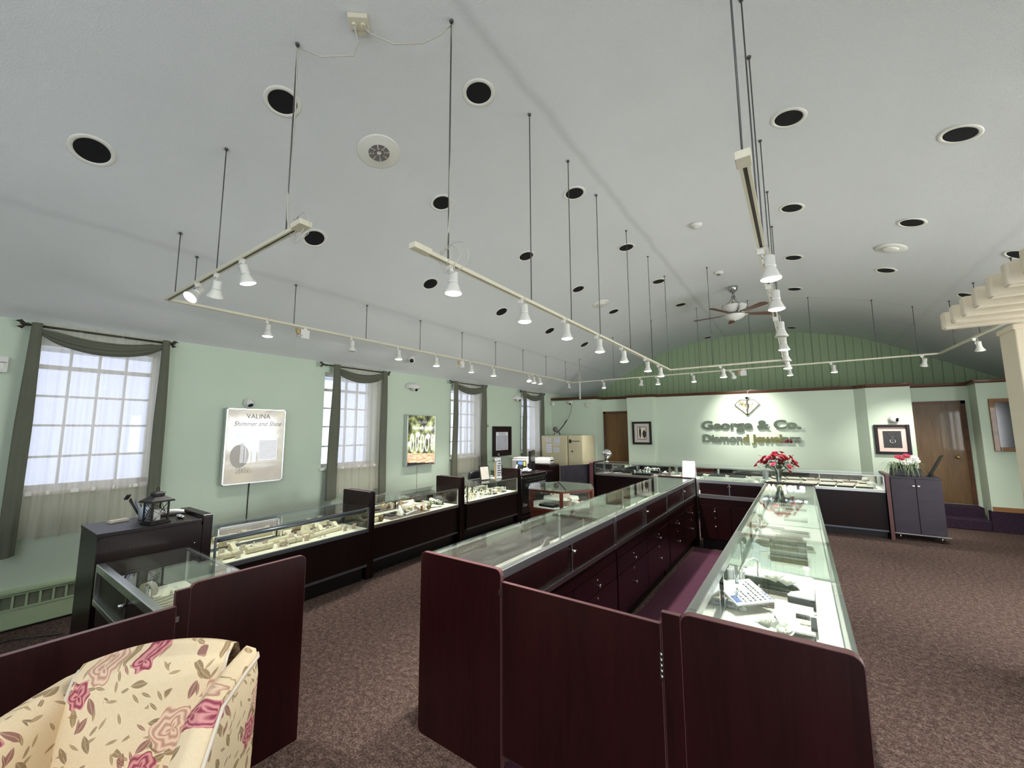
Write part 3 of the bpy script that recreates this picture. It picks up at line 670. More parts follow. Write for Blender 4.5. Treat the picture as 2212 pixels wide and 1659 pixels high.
MB().lathe([(0.165, -0.51), (0.16, -0.53), (0.12, -0.57), (0.06, -0.595), (0.012, -0.6), (0.012, -0.612), (0.001, -0.614)], 28).build('lower_bowl', M['frost'], t)
for k, deg in enumerate((29, 101, 173, 245, 317)):
    m = Matrix.Rotation(math.radians(deg), 4, 'Z') @ Matrix.Rotation(math.radians(-11), 4, 'X')
    bl = MB().prism([(0.16, -0.035), (0.62, -0.062), (0.68, -0.02), (0.68, 0.045), (0.62, 0.06), (0.16, 0.035)], 'z', -0.006, 0.006).xf(Matrix.Translation((0, 0, -0.492)) @ m).build('blade', M['walnut'], t, bevel=0.003)
    MB().prism([(0.08, -0.012), (0.22, -0.03), (0.22, 0.03), (0.08, 0.012)], 'z', -0.012, -0.005).xf(Matrix.Translation((0, 0, -0.492)) @ m).build('blade_iron', M['nickel'], bl)
# ================================================================== SECURITY DEVICES
def turret(name, label, m, s=1.0):
    """white turret camera on a plate; local +Z points away from the mounting face, the eye looks along local +X/+Z"""
    t = thing(name, label, 'camera')
    MB().lathe([(0.055 * s, 0), (0.055 * s, 0.03 * s), (0.05 * s, 0.036 * s), (0.001, 0.036 * s)], 24).xf(m).build('base', M['plastic_w'], t)
    e = Matrix.Translation((0.0, 0, 0.045 * s)) @ Matrix.Rotation(0.9, 4, 'Y')
    MB().ball((0, 0, 0), 0.047 * s, 18, 12).xf(m @ e).build('eyeball', M['plastic_w'], t)
    MB().lathe([(0.001, 0.049 * s), (0.02 * s, 0.0485 * s), (0.028 * s, 0.043 * s), (0.030 * s, 0.036 * s)], 18).xf(m @ e).build('lens_window', M['screen'], t)
def face(o, z, x):                                        # matrix from mounting normal z and looking direction x
    z = Vector(z).normalized(); x = (Vector(x) - z * Vector(x).dot(z)).normalized(); y = z.cross(x)
    m = Matrix((x, y, z)).transposed().to_4x4(); m.translation = Vector(o); return m
turret('turret_camera', 'white turret camera on the sloping ceiling above the second window', face((-5.16, 4.42, ceil_z(-5.16)), ceil_n(-5.16), (0.9, -0.6, -0.6)), 1.1)
turret('turret_camera', 'white turret camera just above the large cream light box', face((XL, 2.2, 2.0), (1, 0, 0), (0, 0.2, -1)), 1.0)
turret('turret_camera', 'white turret camera on the far left wall above the safe', face((-4.95, 9.75, 2.37), (0, -1, 0), (0.3, 0, -0.6)), 1.0)
turret('turret_camera', 'white turret camera above the diamond emblem on the far wall', face((-0.875, 10.07, 2.35), (0, -1, 0), (0.0, 0, -0.9)), 1.0)
turret('turret_camera', 'white turret camera above the framed necklace picture', face((1.40, 9.93, 1.81), (0, -1, 0), (0.9, 0, -0.15)), 1.25)
for (y, lb) in ((4.78, 'white half-dome camera shell between the second and third windows'), (8.0, 'white half-dome camera shell beside the farthest window')):
    t = thing('dome_camera', lb, 'camera', (XL, y, 2.40))
    MB().grid(lambda u, v: (0.17 * math.sin(PI * u) * math.cos(v * PI / 2), -0.14 * math.cos(PI * u) * math.cos(v * PI / 2), 0.0 + 0.10 * math.sin(v * PI / 2)), 22, 8).build('shell', M['plastic_w'], t, solid=0.004)
    MB().prism([(0.17 * math.sin(PI * k / 18), -0.14 * math.cos(PI * k / 18)) for k in range(19)], 'z', -0.012, 0.004).build('rim', M['plastic_w'], t)
    MB().ball((0.09, 0.0, -0.012), 0.055, 14, 8, (1, 1, 0.9)).build('dome', M['plastic_w'], t)
    MB().cyl((0.125, 0.0, -0.03), (0.145, 0.0, -0.05), 0.022, n=14).build('lens', M['screen'], t)
t = thing('motion_sensor', 'white motion sensor on the wall left of the nearest window', 'sensor', (XL, 0.27, 2.16))
MB().prism(rrect(-0.04, 0, 0.04, 0.14, 0.015), 'x', 0, 0.045).build('housing', M['plastic_w'], t, bevel=0.006)
MB().grid(lambda u, v: (0.045 + 0.012 * math.sin(PI * u), -0.028 + 0.056 * u, 0.03 + 0.05 * v), 8, 4).build('lens', M['frost'], t)
bx('slot', (0.044, -0.03, 0.084), (0.047, 0.03, 0.089), M['ink'], t)
t = thing('motion_sensor', 'small white motion sensor in the far left corner under the trim', 'sensor', (-5.48, 9.75, 2.31))
MB().prism(rrect(-0.035, 0, 0.035, 0.11, 0.01), 'y', -0.05, 0).build('housing', M['plastic_w'], t, bevel=0.005)
MB().grid(lambda u, v: (-0.024 + 0.048 * u, -0.05 - 0.01 * math.sin(PI * u), 0.02 + 0.045 * v), 8, 4).build('lens', M['frost'], t)
t = thing('alarm_strobe', 'small ivory alarm strobe on the far left wall', 'alarm', (-4.46, 9.75, 2.24))
MB().prism(rrect(-0.04, 0, 0.04, 0.12, 0.02), 'y', -0.03, 0).build('housing', M['ivory'], t, bevel=0.005)
MB().lathe([(0.022, 0), (0.022, 0.02), (0.012, 0.03), (0.001, 0.031)], 14, (0, -0.03, 0.06), m=Matrix.Rotation(PI / 2, 4, 'X')).build('strobe_lens', M['frost'], t)
# ================================================================== SHOWCASES
def showcase(label, loc, rz, L, D, zt, zb, zk, deck='deck', rear='doors', tube=False, rail='alu', wood_='wood_dark', group=None, mir=True):
    t = thing('glass_showcase', label, 'showcase', (loc[0], loc[1], 0), rz, group)
    w = M[wood_]
    bx('body', (0.004, 0.015, zk), (L - 0.004, D - 0.018, zb - 0.035), w, t)
    bx('toe_kick', (0.02, 0.07, 0), (L - 0.02, D - 0.07, zk), M['black'], t)
    bx('kick_strip', (0.004, 0.008, zk - 0.012), (L - 0.004, 0.02, zk + 0.012), M['alu_grey'], t)
    bx('deck', (0.008, 0.012, zb - 0.035), (L - 0.008, D - 0.03, zb), M[deck], t)
    bx('front_bottom_rail', (0, 0, zb - 0.04), (L, 0.012, zb - 0.004), M[rail], t, 0.002)
    bx('top_pane', (0.001, 0.001, zt - 0.009), (L - 0.001, D - 0.01, zt - 0.001), M['glass'], t)
    bx('front_pane', (0.006, 0.002, zb - 0.004), (L - 0.006, 0.008, zt - 0.016), M['glass'], t)
    bx('front_top_rail', (0, 0, zt - 0.024), (L, 0.016, zt - 0.010), M[rail], t, 0.002)
    for x in (0.0, L - 0.007): bx('end_pane', (x + 0.001, 0.016, zb), (x + 0.006, D - 0.03, zt - 0.012), M['glass'], t)
    for x in (0.0, L - 0.014):
        bx('corner_post', (x, 0, zb - 0.02), (x + 0.014, 0.014, zt - 0.010), M[rail], t)
        bx('corner_post', (x, D - 0.03, zb - 0.02), (x + 0.026, D - 0.002, zt - 0.010), M[rail], t)
    bx('rear_top_rail', (0, D - 0.04, zt - 0.046), (L, D, zt - 0.001), M[rail], t, 0.003)
    bx('rear_bottom_rail', (0, D - 0.035, zb - 0.012), (L, D + 0.002, zb + 0.02), M[rail], t, 0.002)
    if tube:
        MB().cyl((0.02, 0.035, zt - 0.045), (L - 0.02, 0.035, zt - 0.045), 0.015, n=12).build('lamp_tube', M['alu_grey'], t)
    for k, (a, c, yo) in enumerate(((0.028, L / 2 + 0.01, D - 0.014), (L / 2 - 0.01, L - 0.028, D - 0.026))):
        dr = bx('sliding_door', (a, yo, zb + 0.02), (c, yo + 0.007, zt - 0.046), w, t)
        bx('mirror', (a + 0.004, yo - 0.003, zb + 0.022), (c - 0.004, yo, zt - 0.048), M['mirror' if mir else 'deck_g'], dr)
    MB().box((L / 2 - 0.006, D - 0.01, zb + 0.02), (L / 2 + 0.006, D - 0.002, zt - 0.046)).build('door_stile', M[rail], t)
    MB().cyl((L / 2, D - 0.004, (zb + zt) / 2 + 0.03), (L / 2, D + 0.028, (zb + zt) / 2 + 0.03), 0.010, n=12).cyl((L / 2 - 0.02, D + 0.008, (zb + zt) / 2 + 0.03), (L / 2 + 0.02, D + 0.008, (zb + zt) / 2 + 0.03), 0.005, n=8).build('lock', M['chrome'], t)
    MB().cyl((L / 2, D - 0.09, zb), (L / 2, D - 0.09, zt - 0.012), 0.009, n=10).build('support_post', M['chrome'], t)
    if rear == 'full':
        y = D - 0.018
        bx('rear_fascia', (0.01, y, 0.605), (L - 0.01, y + 0.012, zb - 0.04), w, t)
        for k in range(2):
            a, c = (0.012, L / 2 - 0.003) if k == 0 else (L / 2 + 0.003, L - 0.012)
            mx = (a + c) / 2
            for nm, z0, z1, kz, lz in (('drawer', 0.474, 0.60, 0.522, 0.556), ('cabinet_door', zk + 0.015, 0.469, 0.318, 0.43)):
                p = bx(nm, (a, y, z0), (c, y + 0.016, z1), w, t, 0.002)
                MB().lathe([(0.010, 0), (0.006, 0.008), (0.008, 0.014), (0.014, 0.02), (0.013, 0.026), (0.001, 0.03)], 12, (mx, y + 0.016, kz), m=Matrix.Rotation(-PI / 2, 4, 'X')).build('knob', M['chrome'], p)
                MB().lathe([(0.009, 0), (0.009, 0.004), (0.001, 0.006)], 10, (mx, y + 0.016, lz), m=Matrix.Rotation(-PI / 2, 4, 'X')).build('lock', M['chrome'], p)
    return t
CASE = {}
def A(dx, dy): return math.atan2(dy, dx)
CASE['n'] = showcase('low glass showcase between the front end panel and the lantern cabinet', (-2.36, 1.17), PI, 1.42, 0.49, 0.80, 0.565, 0.14, rail='alu', tube=False)
CASE['w1'] = showcase('low glass showcase of cream earring cards and rolls under the large light box', (-3.95, 1.395), A(-0.07, 1.51), 1.51, 0.50, 0.80, 0.565, 0.165, tube=True, rail='alu_grey')
CASE['w2'] = showcase('low glass showcase with brown tray and white bouquet, between the two tall dividers', (-4.11, 3.02), A(-0.08, 1.54), 1.54, 0.50, 0.81, 0.565, 0.165)
CASE['w3'] = showcase('low glass showcase full of watch stands next to the black banner desk', (-4.20, 4.765), A(-0.01, 1.38), 1.37, 0.50, 0.81, 0.57, 0.165)
ISL = [(1.722, 3.285), (3.287, 4.885), (4.887, 6.40)]
LW = ['nearest the gate', 'in the middle', 'at the far end']
for k, (a, c) in enumerate(ISL):
    CASE['l%d' % k] = showcase('tall glass showcase of the left island row, %s' % LW[k], (-1.82, c), -PI / 2, c - a, 0.54, 0.945, 0.705, 0.13, deck='deck_g' if k < 2 else 'deck', rear='full', wood_='wood')
for k, (a, c) in enumerate([(1.732, 3.295), (3.297, 4.915), (4.917, 6.41)]):
    CASE['r%d' % k] = showcase('tall glass showcase of the right island row, %s' % LW[k], (0.105, a), PI / 2, c - a, 0.52, 0.945, 0.705, 0.13, deck='deck_w', rear='full', wood_='wood')
CASE['x'] = showcase('short glass showcase closing the far end of the island aisle', (-0.435, 6.86), PI, 0.80, 0.54, 0.945, 0.725, 0.135, deck='deck_w', rear='full', wood_='wood')
for k, x in enumerate((-3.70, -2.13, -0.56)):
    CASE['f%d' % k] = showcase('glass showcase of the far wall counter, %s' % ['left one beside the half gate', 'middle one below the sign', 'right one behind the red roses'][k], (x, 8.36 + 0.03 * k), 0, 1.568, 0.54, 0.945, 0.715, 0.108, deck='taupe' if k == 0 else 'deck_w', wood_='wood_dark')
# ---- end panels, gates, dividers
def panel(name, label, poly, axis, lo, hi, cat='panel', mat='wood', ax=None):
    o = MB().prism(poly, axis, lo, hi).build(name, M[mat], None, bevel=0.002); return tag(o, label, cat)
def edged(name, label, poly, axis, lo, hi, cat='panel', mat='wood', edge=0.0025):
    """slab of laminate with a paler edge band along its outline"""
    c = [sum(p[i] for p in poly) / len(poly) for i in (0, 1)]
    o = MB().prism(poly, axis, lo, hi).build(name, M[mat])
    n = len(poly)
    b = MB(); mk = {'x': lambda p, h: (h, p[0], p[1]), 'y': lambda p, h: (p[0], h, p[1])}[axis]
    out = []
    for i in range(n):
        p = Vector(poly[i]); a = Vector(poly[i - 1]); q = Vector(poly[(i + 1) % n])
        e1 = (p - a).normalized(); e2 = (q - p).normalized(); nn = (Vector((e1.y, -e1.x)) + Vector((e2.y, -e2.x)))
        nn = nn.normalized(); 
        if nn.dot(p - Vector(c)) < 0: nn = -nn
        out.append(p + nn * edge)
    vs = [mk(p, lo + 0.001) for p in poly] + [mk(p, hi - 0.001) for p in poly] + [mk(p, lo + 0.001) for p in out] + [mk(p, hi - 0.001) for p in out]
    fs = []
    for i in range(n):
        j = (i + 1) % n
        fs += [(2 * n + i, 2 * n + j, 3 * n + j, 3 * n + i), (i, j, 2 * n + j, 2 * n + i), (n + i, 3 * n + i, 3 * n + j, n + j)]
    b.add(vs, fs).build('edge_band', M['edge'], o)
    return tag(o, label, cat)
p = edged('counter_end', 'reddish mahogany end panel at the near left corner of the island', rrect(-1.838, 0.0, -1.268, 0.955, 0.03, '1011'), 'y', 1.688, 1.716)
edged('counter_end', 'wide mahogany end panel at the near right corner of the island', rrect(-0.418, 0.0, 0.112, 0.955, 0.035, '0011'), 'y', 1.690, 1.728)
edged('counter_filler', 'narrow mahogany filler post between the island gate and right end panel', [(-0.488, 0), (-0.421, 0), (-0.421, 0.943), (-0.488, 0.943)], 'y', 1.694, 1.72, 'post')
g = edged('island_gate', 'mahogany half gate with side hinge closing the near end of the island', [(-1.258, 0.115), (-0.496, 0.115), (-0.496, 0.898), (-1.258, 0.898)], 'y', 1.692, 1.714, 'gate')
b = MB()
for k in range(5): b.cyl((-0.4935, 1.689, 0.70 + 0.02 * k), (-0.4935, 1.689, 0.718 + 0.02 * k), 0.005, n=10)
b.box((-0.500, 1.689, 0.702), (-0.4935, 1.692, 0.798)); b.build('hinge', M['nickel'], g)
bx('latch_plate', (-1.275, 1.684, 0.838), (-1.264, 1.69, 0.862), M['nickel'], g)
for x0, x1, lb in ((-1.82, -1.27, 'dark cap panel at the far end of the left island row'), (-0.425, 0.112, 'dark cap panel under the red roses at the far end of the right island row')):
    edged('counter_end', lb, rrect(x0, 0, x1, 0.955, 0.03, '0011'), 'y', 6.415, 6.445, mat='wood_dark')
edged('counter_end', 'mahogany end panel behind the floral armchair', rrect(0.742, 0, 1.272, 0.955, 0.03, '0011'), 'x', -2.352, -2.328)
edged('counter_filler', 'narrow mahogany filler post beside the armchair end panel', [(0.686, 0), (0.74, 0), (0.74, 0.94), (0.686, 0.94)], 'x', -2.345, -2.325, 'post')
g = edged('front_gate', 'long dark mahogany half gate behind the floral armchair', [(-1.0, 0.1), (0.68, 0.1), (0.68, 0.885), (-1.0, 0.885)], 'x', -2.315, -2.29, 'gate')
bx('latch_plate', (-2.322, 0.688, 0.812), (-2.310, 0.70, 0.836), M['nickel'], g)
def tower(label, x0, x1, y0, y1, h, nm='divider_cabinet'):
    t = thing(nm, label, 'divider', (x0, y0, 0))
    w, d_ = x1 - x0, y1 - y0
    MB().prism(rrect(0, 0, w, h, 0.02, '0011'), 'y', 0, 0.022).build('side_panel', M['wood_dark'], t, bevel=0.002)
    MB().prism(rrect(0, 0, w, h, 0.02, '0011'), 'y', d_ - 0.022, d_).build('side_panel', M['wood_dark'], t, bevel=0.002)
    bx('core', (0.01, 0.022, 0), (w - 0.008, d_ - 0.022, h - 0.006), M['wood_dark'], t)
    bx('top_strip', (0.03, 0.0225, h - 0.006), (w - 0.03, d_ - 0.0225, h - 0.002), M['edge'], t)
    return t
tower('dark mahogany divider panel to the right of the large light box case', -4.56, -4.06, 2.915, 3.005, 0.955)
tower('dark mahogany divider panel to the left of the watch stand case', -4.68, -4.17, 4.575, 4.665, 0.955)
tower('dark mahogany end post between the watch case and the banner desk', -4.73, -4.22, 6.15, 6.24, 0.955)
# ---- lantern cabinet
t = thing('low_cabinet', 'dark mahogany cabinet carrying the black lantern and pencil cup', 'cabinet', (-4.49, 0.70, 0))
bx('carcass', (0, 0.004, 0.0), (0.515, 0.60, 0.93), M['wood_dark'], t)
MB().prism(rrect(0, 0, 0.522, 0.0245, 0.003), 'y', 0, 0.605).xf(Matrix.Translation((0, 0, 0.9305))).build('top', M['wood_dark'], t, bevel=0.003)
MB().prism(rrect(0.004, 0.001, 0.604, 0.928, 0.03, '0011'), 'x', 0.515, 0.524).build('front_panel', M['wood_dark'], t)
MB().prism(rrect(-0.02, 0, 0.53, 0.985, 0.02, '0011'), 'y', 0.606, 0.672).build('end_panel', M['wood_dark'], t, bevel=0.003)
MB().lathe([(0.006, 0), (0.006, 0.008), (0.001, 0.009)], 8, (0.524, 0.56, 0.78), m=Matrix.Rotation(PI / 2, 4, 'Y')).build('shelf_pin', M['nickel'], t)
# ---- cash desk with banner, tall end cabinet
t = thing('cash_desk', 'dark cash desk with monitors behind the black diamond banner', 'desk', (-4.87, 6.25, 0))
bx('front_panel', (0.60, 0, 0.02), (0.62, 1.20, 0.79), M['wood_dark'], t)
bx('end_side', (0, 0, 0.02), (0.60, 0.02, 0.79), M['wood_dark'], t)
bx('end_side', (0, 1.18, 0.02), (0.60, 1.20, 0.79), M['wood_dark'], t)
bx('desktop', (-0.02, -0.005, 0.79), (0.645, 1.205, 0.82), M['wood_dark'], t, 0.004)
bx('toe_kick', (0.04, 0.02, 0), (0.56, 1.18, 0.02), M['black'], t)
t = thing('end_cabinet', 'tall dark cabinet carrying the printer at the end of the cash desk', 'cabinet', (-4.86, 7.46, 0))
MB().prism(rrect(0, 0, 0.56, 0.93, 0.04, '0010'), 'y', 0, 0.40).build('carcass', M['wood_dark'], t, bevel=0.003)
bx('door', (0.56, 0.01, 0.1), (0.572, 0.39, 0.89), M['wood_dark'], t, 0.002)
g0, g1 = Vector((-4.19, 7.70, 0)), Vector((-3.84, 8.43, 0))
g = MB().box((0, -0.012, 0.1), ((g1 - g0).length, 0.012, 0.90)).xf(Matrix.Translation(g0) @ Matrix.Rotation(A((g1 - g0).x, (g1 - g0).y), 4, 'Z')).build('half_gate', M['gatelam'], bevel=0.002)
tag(g, 'blue-black laminate half gate between the cash desk and far counter', 'gate')
MB().cyl((g1.x + 0.01, g1.y + 0.014, 0.62), (g1.x + 0.01, g1.y + 0.014, 0.88), 0.006, n=8).build('hinge', M['nickel'], g)
edged('counter_end', 'dark end panel at the left end of the far wall counter', rrect(8.31, 0, 8.93, 0.955, 0.03, '0011'), 'x', -3.80, -3.715, mat='wood_dark')
edged('counter_end', 'dark end panel between the far counter and the plant cabinet', rrect(8.37, 0, 8.98, 0.965, 0.03, '0011'), 'x', 1.015, 1.06, mat='wood_dark')
# ---- plant cabinet on metal feet
t = thing('plant_cabinet', 'dark purple-brown two-door cabinet on metal feet below the framed necklace', 'cabinet', (1.075, 8.44, 0))
bx('carcass', (0, 0.018, 0.105), (0.555, 0.5, 0.91), M['gatelam'], t)
MB().prism(rrect(-0.003, 0, 0.56, 0.505, 0.03, '0100'), 'z', 0.905, 0.93).build('top', M['gatelam'], t)
bx('bottom_strip', (-0.002, 0.0, 0.09), (0.59, 0.5, 0.106), M['alu'], t)
for k in range(2):
    p = bx('door', (0.004 + k * 0.277, 0, 0.11), (0.274 + k * 0.277, 0.018, 0.90), M['gatelam'], t, 0.002)
    MB().ball(((0.25 if k == 0 else 0.305), -0.012, 0.80), 0.014, 12, 8, (1.2, 0.9, 0.8)).build('knob', M['white'], p)
for x, y in ((0.06, 0.06), (0.50, 0.06), (0.06, 0.42), (0.50, 0.42)): MB().cyl((x, y, 0), (x, y, 0.092), 0.012, n=10).build('foot', M['nickel'], t)
# ---- hexagonal cherry showcase
hx, hy, hr = -2.52, 4.64, 0.46
t = thing('hexagonal_showcase', 'hexagonal cherry wood glass showcase standing in the left aisle', 'showcase', (hx, hy, 0), -0.02)
def hexp(r, a0=0.0): return [(r * math.cos(PI / 3 * k + a0), r * math.sin(PI / 3 * k + a0)) for k in range(6)]
MB().prism(hexp(hr * 0.86), 'z', 0.0, 0.09).build('plinth', M['wood_dark'], t)
MB().prism(hexp(hr * 0.93), 'z', 0.09, 0.68).build('base', M['cherry'], t, bevel=0.003)
MB().prism(hexp(hr * 0.965), 'z', 0.68, 0.72).build('shelf_frame', M['cherry'], t, bevel=0.003)
MB().prism(hexp(hr * 0.90), 'z', 0.72, 0.726).build('deck', M['deck_w'], t)
for k in range(6):
    a = PI / 3 * k; c, s = math.cos(a), math.sin(a); r0, r1 = hr * 0.87, hr * 0.965
    MB().box((r0, -0.022, 0.72), (r1, 0.022, 0.925)).xf(Matrix.Rotation(a, 4, 'Z')).build('corner_post', M['cherry'], t, bevel=0.003)
    am = a + PI / 6; ap = hr * 0.93 * math.cos(PI / 6)
    MB().box((ap - 0.005, -hr * 0.44, 0.72), (ap, hr * 0.44, 0.915)).xf(Matrix.Rotation(am, 4, 'Z')).build('side_pane', M['glass'], t)
    MB().box((ap - 0.02, -hr * 0.44, 0.912), (ap + 0.008, hr * 0.44, 0.935)).xf(Matrix.Rotation(am, 4, 'Z')).build('top_frame', M['cherry'], t)
MB().prism(hexp(hr), 'z', 0.936, 0.948).build('glass_top', M['glass'], t)
MB().prism(hexp(hr * 0.55), 'z', 0.80, 0.806).build('inner_shelf', M['deck_w'], t)
for k in range(3): MB().cyl((0.12 * math.cos(k * 2.1), 0.12 * math.sin(k * 2.1), 0.726), (0.12 * math.cos(k * 2.1), 0.12 * math.sin(k * 2.1), 0.80), 0.006, n=8).build('shelf_peg', M['chrome'], t)
# ================================================================== RIGHT-HAND BEAMS AND POST
t = thing('beam_canopy', 'cream stepped beam canopy on a square post at the right edge', 'canopy', (0.89, 3.0, 0))
for k in range(7):
    y = 1.13 - 0.2155 * k
    MB().box((0, y - 0.07, 2.35), (2.5, y, 2.47)).build('beam', M['pergola'], t, bevel=0.012)
bx('post', (0.345, 1.14, 0), (0.62, 1.40, 2.35), M['pergola'], t, 0.006)
bx('post_cap', (0.335, 1.13, 2.31), (0.63, 1.41, 2.349), M['pergola'], t, 0.006)
# ================================================================== WALL PICTURES, LIGHT BOXES, SIGN
FONT = bpy.data.fonts[0] if len(bpy.data.fonts) else None
def text_mesh(s, size, ext=0.0, off=0.0, shear=0.0, align='LEFT', res=3):
    cu = bpy.data.curves.new('text', 'FONT'); cu.body = s; cu.size = size; cu.extrude = ext; cu.offset = off; cu.shear = shear; cu.align_x = align; cu.resolution_u = res
    o = bpy.data.objects.new('text', cu); COL.objects.link(o); bpy.context.view_layer.update()
    me = bpy.data.meshes.new_from_object(o.evaluated_get(bpy.context.evaluated_depsgraph_get()))
    bpy.data.objects.remove(o); return me
def put_text(name, s, size, mat, m, parent=None, ext=0.001, off=0.0, shear=0.0, align='CENTER', width=None):
    me = text_mesh(s, size, ext, off, shear, align); me.name = name
    if width:
        xs = [v.co.x for v in me.vertices]; k = width / max(1e-6, max(xs) - min(xs))
        me.transform(Matrix.Diagonal((k, 1, 1, 1)))
    me.transform(m); me.materials.append(mat)
    o = bpy.data.objects.new(name, me); COL.objects.link(o)
    if parent is not None: o.parent = parent
    return o
def basis(o, x, y):
    x = Vector(x).normalized(); y = Vector(y).normalized(); z = x.cross(y); m = Matrix((x, y, z)).transposed().to_4x4(); m.translation = Vector(o); return m
# posters painted procedurally, lit from behind
def poster_mat(kind):
    t = NT('poster_' + kind); c = t.coord(); sp = t.n('ShaderNodeSeparateXYZ', {'Vector': c}).outputs; y, z = sp[1], sp[2]
    n = t.noise(c, 5 if kind == 'cream' else 7, 4, 0.5).outputs[0]; n2 = t.noise(c, 40, 3).outputs[0]
    if kind == 'cream':
        k = t.ramp(n, [(0.3, srgb(190, 182, 166)), (0.5, srgb(206, 200, 188)), (0.7, srgb(222, 214, 184))])
        k = t.mix(t.math('MULTIPLY', t.math('LESS_THAN', z, 0.24), 0.5), k, srgb(176, 166, 154))
        e = 0.22
    else:
        k = t.ramp(n, [(0.34, srgb(40, 42, 36)), (0.46, srgb(86, 88, 60)), (0.56, srgb(150, 160, 104)), (0.68, srgb(206, 206, 160))])
        wz = t.math('MULTIPLY_ADD', n2, 0.03, t.math('MULTIPLY_ADD', y, 0.06, z))
        lg = t.ramp(t.noise(t.coord('Object', (1, 1, 6)), 9, 4).outputs[0], [(0.35, srgb(170, 110, 80)), (0.5, srgb(220, 170, 136)), (0.65, srgb(238, 206, 178))])
        k = t.mix(t.math('LESS_THAN', wz, 0.245), k, lg); k = t.mix(t.math('LESS_THAN', wz, 0.085), k, srgb(44, 42, 46)); e = 0.55
    return t.fin(t.pbr(k, 0.08, 0, 0.5, None, 0.0, k, e))
def lightbox(label, y0, y1, z0, z1, kind):
    t = thing('light_box', label, 'light box', (XL, y0, z0))
    w, h = y1 - y0, z1 - z0
    bx('case', (0.002, 0, 0), (0.092, w, h), M['alu'], t, 0.003)
    bx('poster', (0.092, 0.014, 0.014), (0.0945, w - 0.014, h - 0.014), poster_mat(kind), t)
    for a, c in (((0.092, 0, 0), (0.1, 0.016, h)), ((0.092, w - 0.016, 0), (0.1, w, h)), ((0.092, 0, 0), (0.1, w, 0.016)), ((0.092, 0, h - 0.016), (0.1, w, h))): bx('snap_frame', a, c, M['alu'], t, 0.002)
    return t, w, h
t, w, h = lightbox('large cream light box reading Shimmer and Shine on the window wall', 1.945, 2.615, 1.03, 1.927, 'cream')
B = lambda y, z: basis((0.0955, y, z), (0, 1, 0), (0, 0, 1))
put_text('lettering', 'VALINA', 0.082, M['inkgrey'], B(w * 0.52, h * 0.868), t, 0.0003, 0, 0, 'CENTER', 0.27)
MB().tube([(0.0955, w * 0.45 + 0.1 * k / 8, h * 0.858 - 0.012 * math.sin(PI * k / 8)) for k in range(9)], 0.0018, 4).build('logo_swash', M['inkgrey'], t)
put_text('lettering', 'Shimmer and Shine', 0.085, M['inkgrey'], B(w * 0.52, h * 0.765), t, 0.0003, 0, 0.35, 'CENTER', 0.54)
pw = glow('poster_white_print', (0.93, 0.95, 1.0, 1), 0.62)  # bright panes: reflection of the right-hand window painted onto the poster
pg = plain('poster_grey_print', srgb(160, 152, 136), 0.3)  # grey print, also used for the slats of the painted window reflection
def pq(name, pts, mat): return MB().prism(pts, 'x', 0.0946, 0.0952).build(name, mat, t)
pq('print_jar', [(0.165 + 0.10 * math.cos(a), 0.33 + 0.14 * math.sin(a)) for a in [PI * 2 * k / 22 for k in range(22)]], pg)
for a, c, z0, z1 in ((0.12, 0.155, 0.46, 0.585), (0.15, 0.33, 0.555, 0.585), (0.37, 0.60, 0.545, 0.575), (0.17, 0.21, 0.25, 0.50), (0.22, 0.285, 0.245, 0.51), (0.30, 0.345, 0.25, 0.48), (0.37, 0.585, 0.27, 0.53)):
    pq('painted_reflection', [(a, z0), (c, z0), (c, z1), (a, z1)], pw)
for k in range(14): MB().prism([(0.375, 0.285 + k * 0.0165), (0.58, 0.285 + k * 0.0165), (0.58, 0.290 + k * 0.0165), (0.375, 0.290 + k * 0.0165)], 'x', 0.0952, 0.0956).build('painted_reflection_slat', pg, t)  # blind slats of the painted window reflection, here and in the next loop
for k in range(12): MB().prism([(0.172, 0.262 + k * 0.019), (0.208, 0.262 + k * 0.019), (0.208, 0.268 + k * 0.019), (0.172, 0.268 + k * 0.019)], 'x', 0.0952, 0.0956).build('painted_reflection_slat', pg, t)
for k in range(9):
    a = 0.16 + 0.03 * (k % 5); z = 0.14 + 0.03 * (k // 5) + 0.006 * (k % 3)
    MB().tube([(0.0953, a + 0.022 * math.cos(q), z + 0.014 * math.sin(q)) for q in [2 * PI * i / 12 for i in range(12)]], 0.002, 4, True).build('print_ring', pg, t)
tag(MB().tube([(XL + 0.012, 2.27, 1.03), (XL + 0.008, 2.268, 0.8), (XL + 0.01, 2.265, 0.55), (XL + 0.008, 2.262, 0.2)], 0.006).build('power_cord', M['cord_b']), 'dark power cord hanging below the large cream light box', 'cord')
t, w, h = lightbox('smaller light box reading Naturally Sparkly with five rings on a log', 4.635, 5.29, 1.045, 1.93, 'forest')
put_text('lettering', 'VALINA', 0.07, M['paper'], B(w * 0.5, h * 0.83), t, 0.0003, 0, 0, 'CENTER', 0.25)
put_text('lettering', 'Naturally Sparkly', 0.085, glow('poster_bright_print', (1, 1, 0.97, 1), 0.8), B(w * 0.53, h * 0.715), t, 0.0003, 0.002, 0.35, 'CENTER', 0.49)
ringm = glow('poster_ring_print', (1, 0.98, 0.92, 1), 0.75)
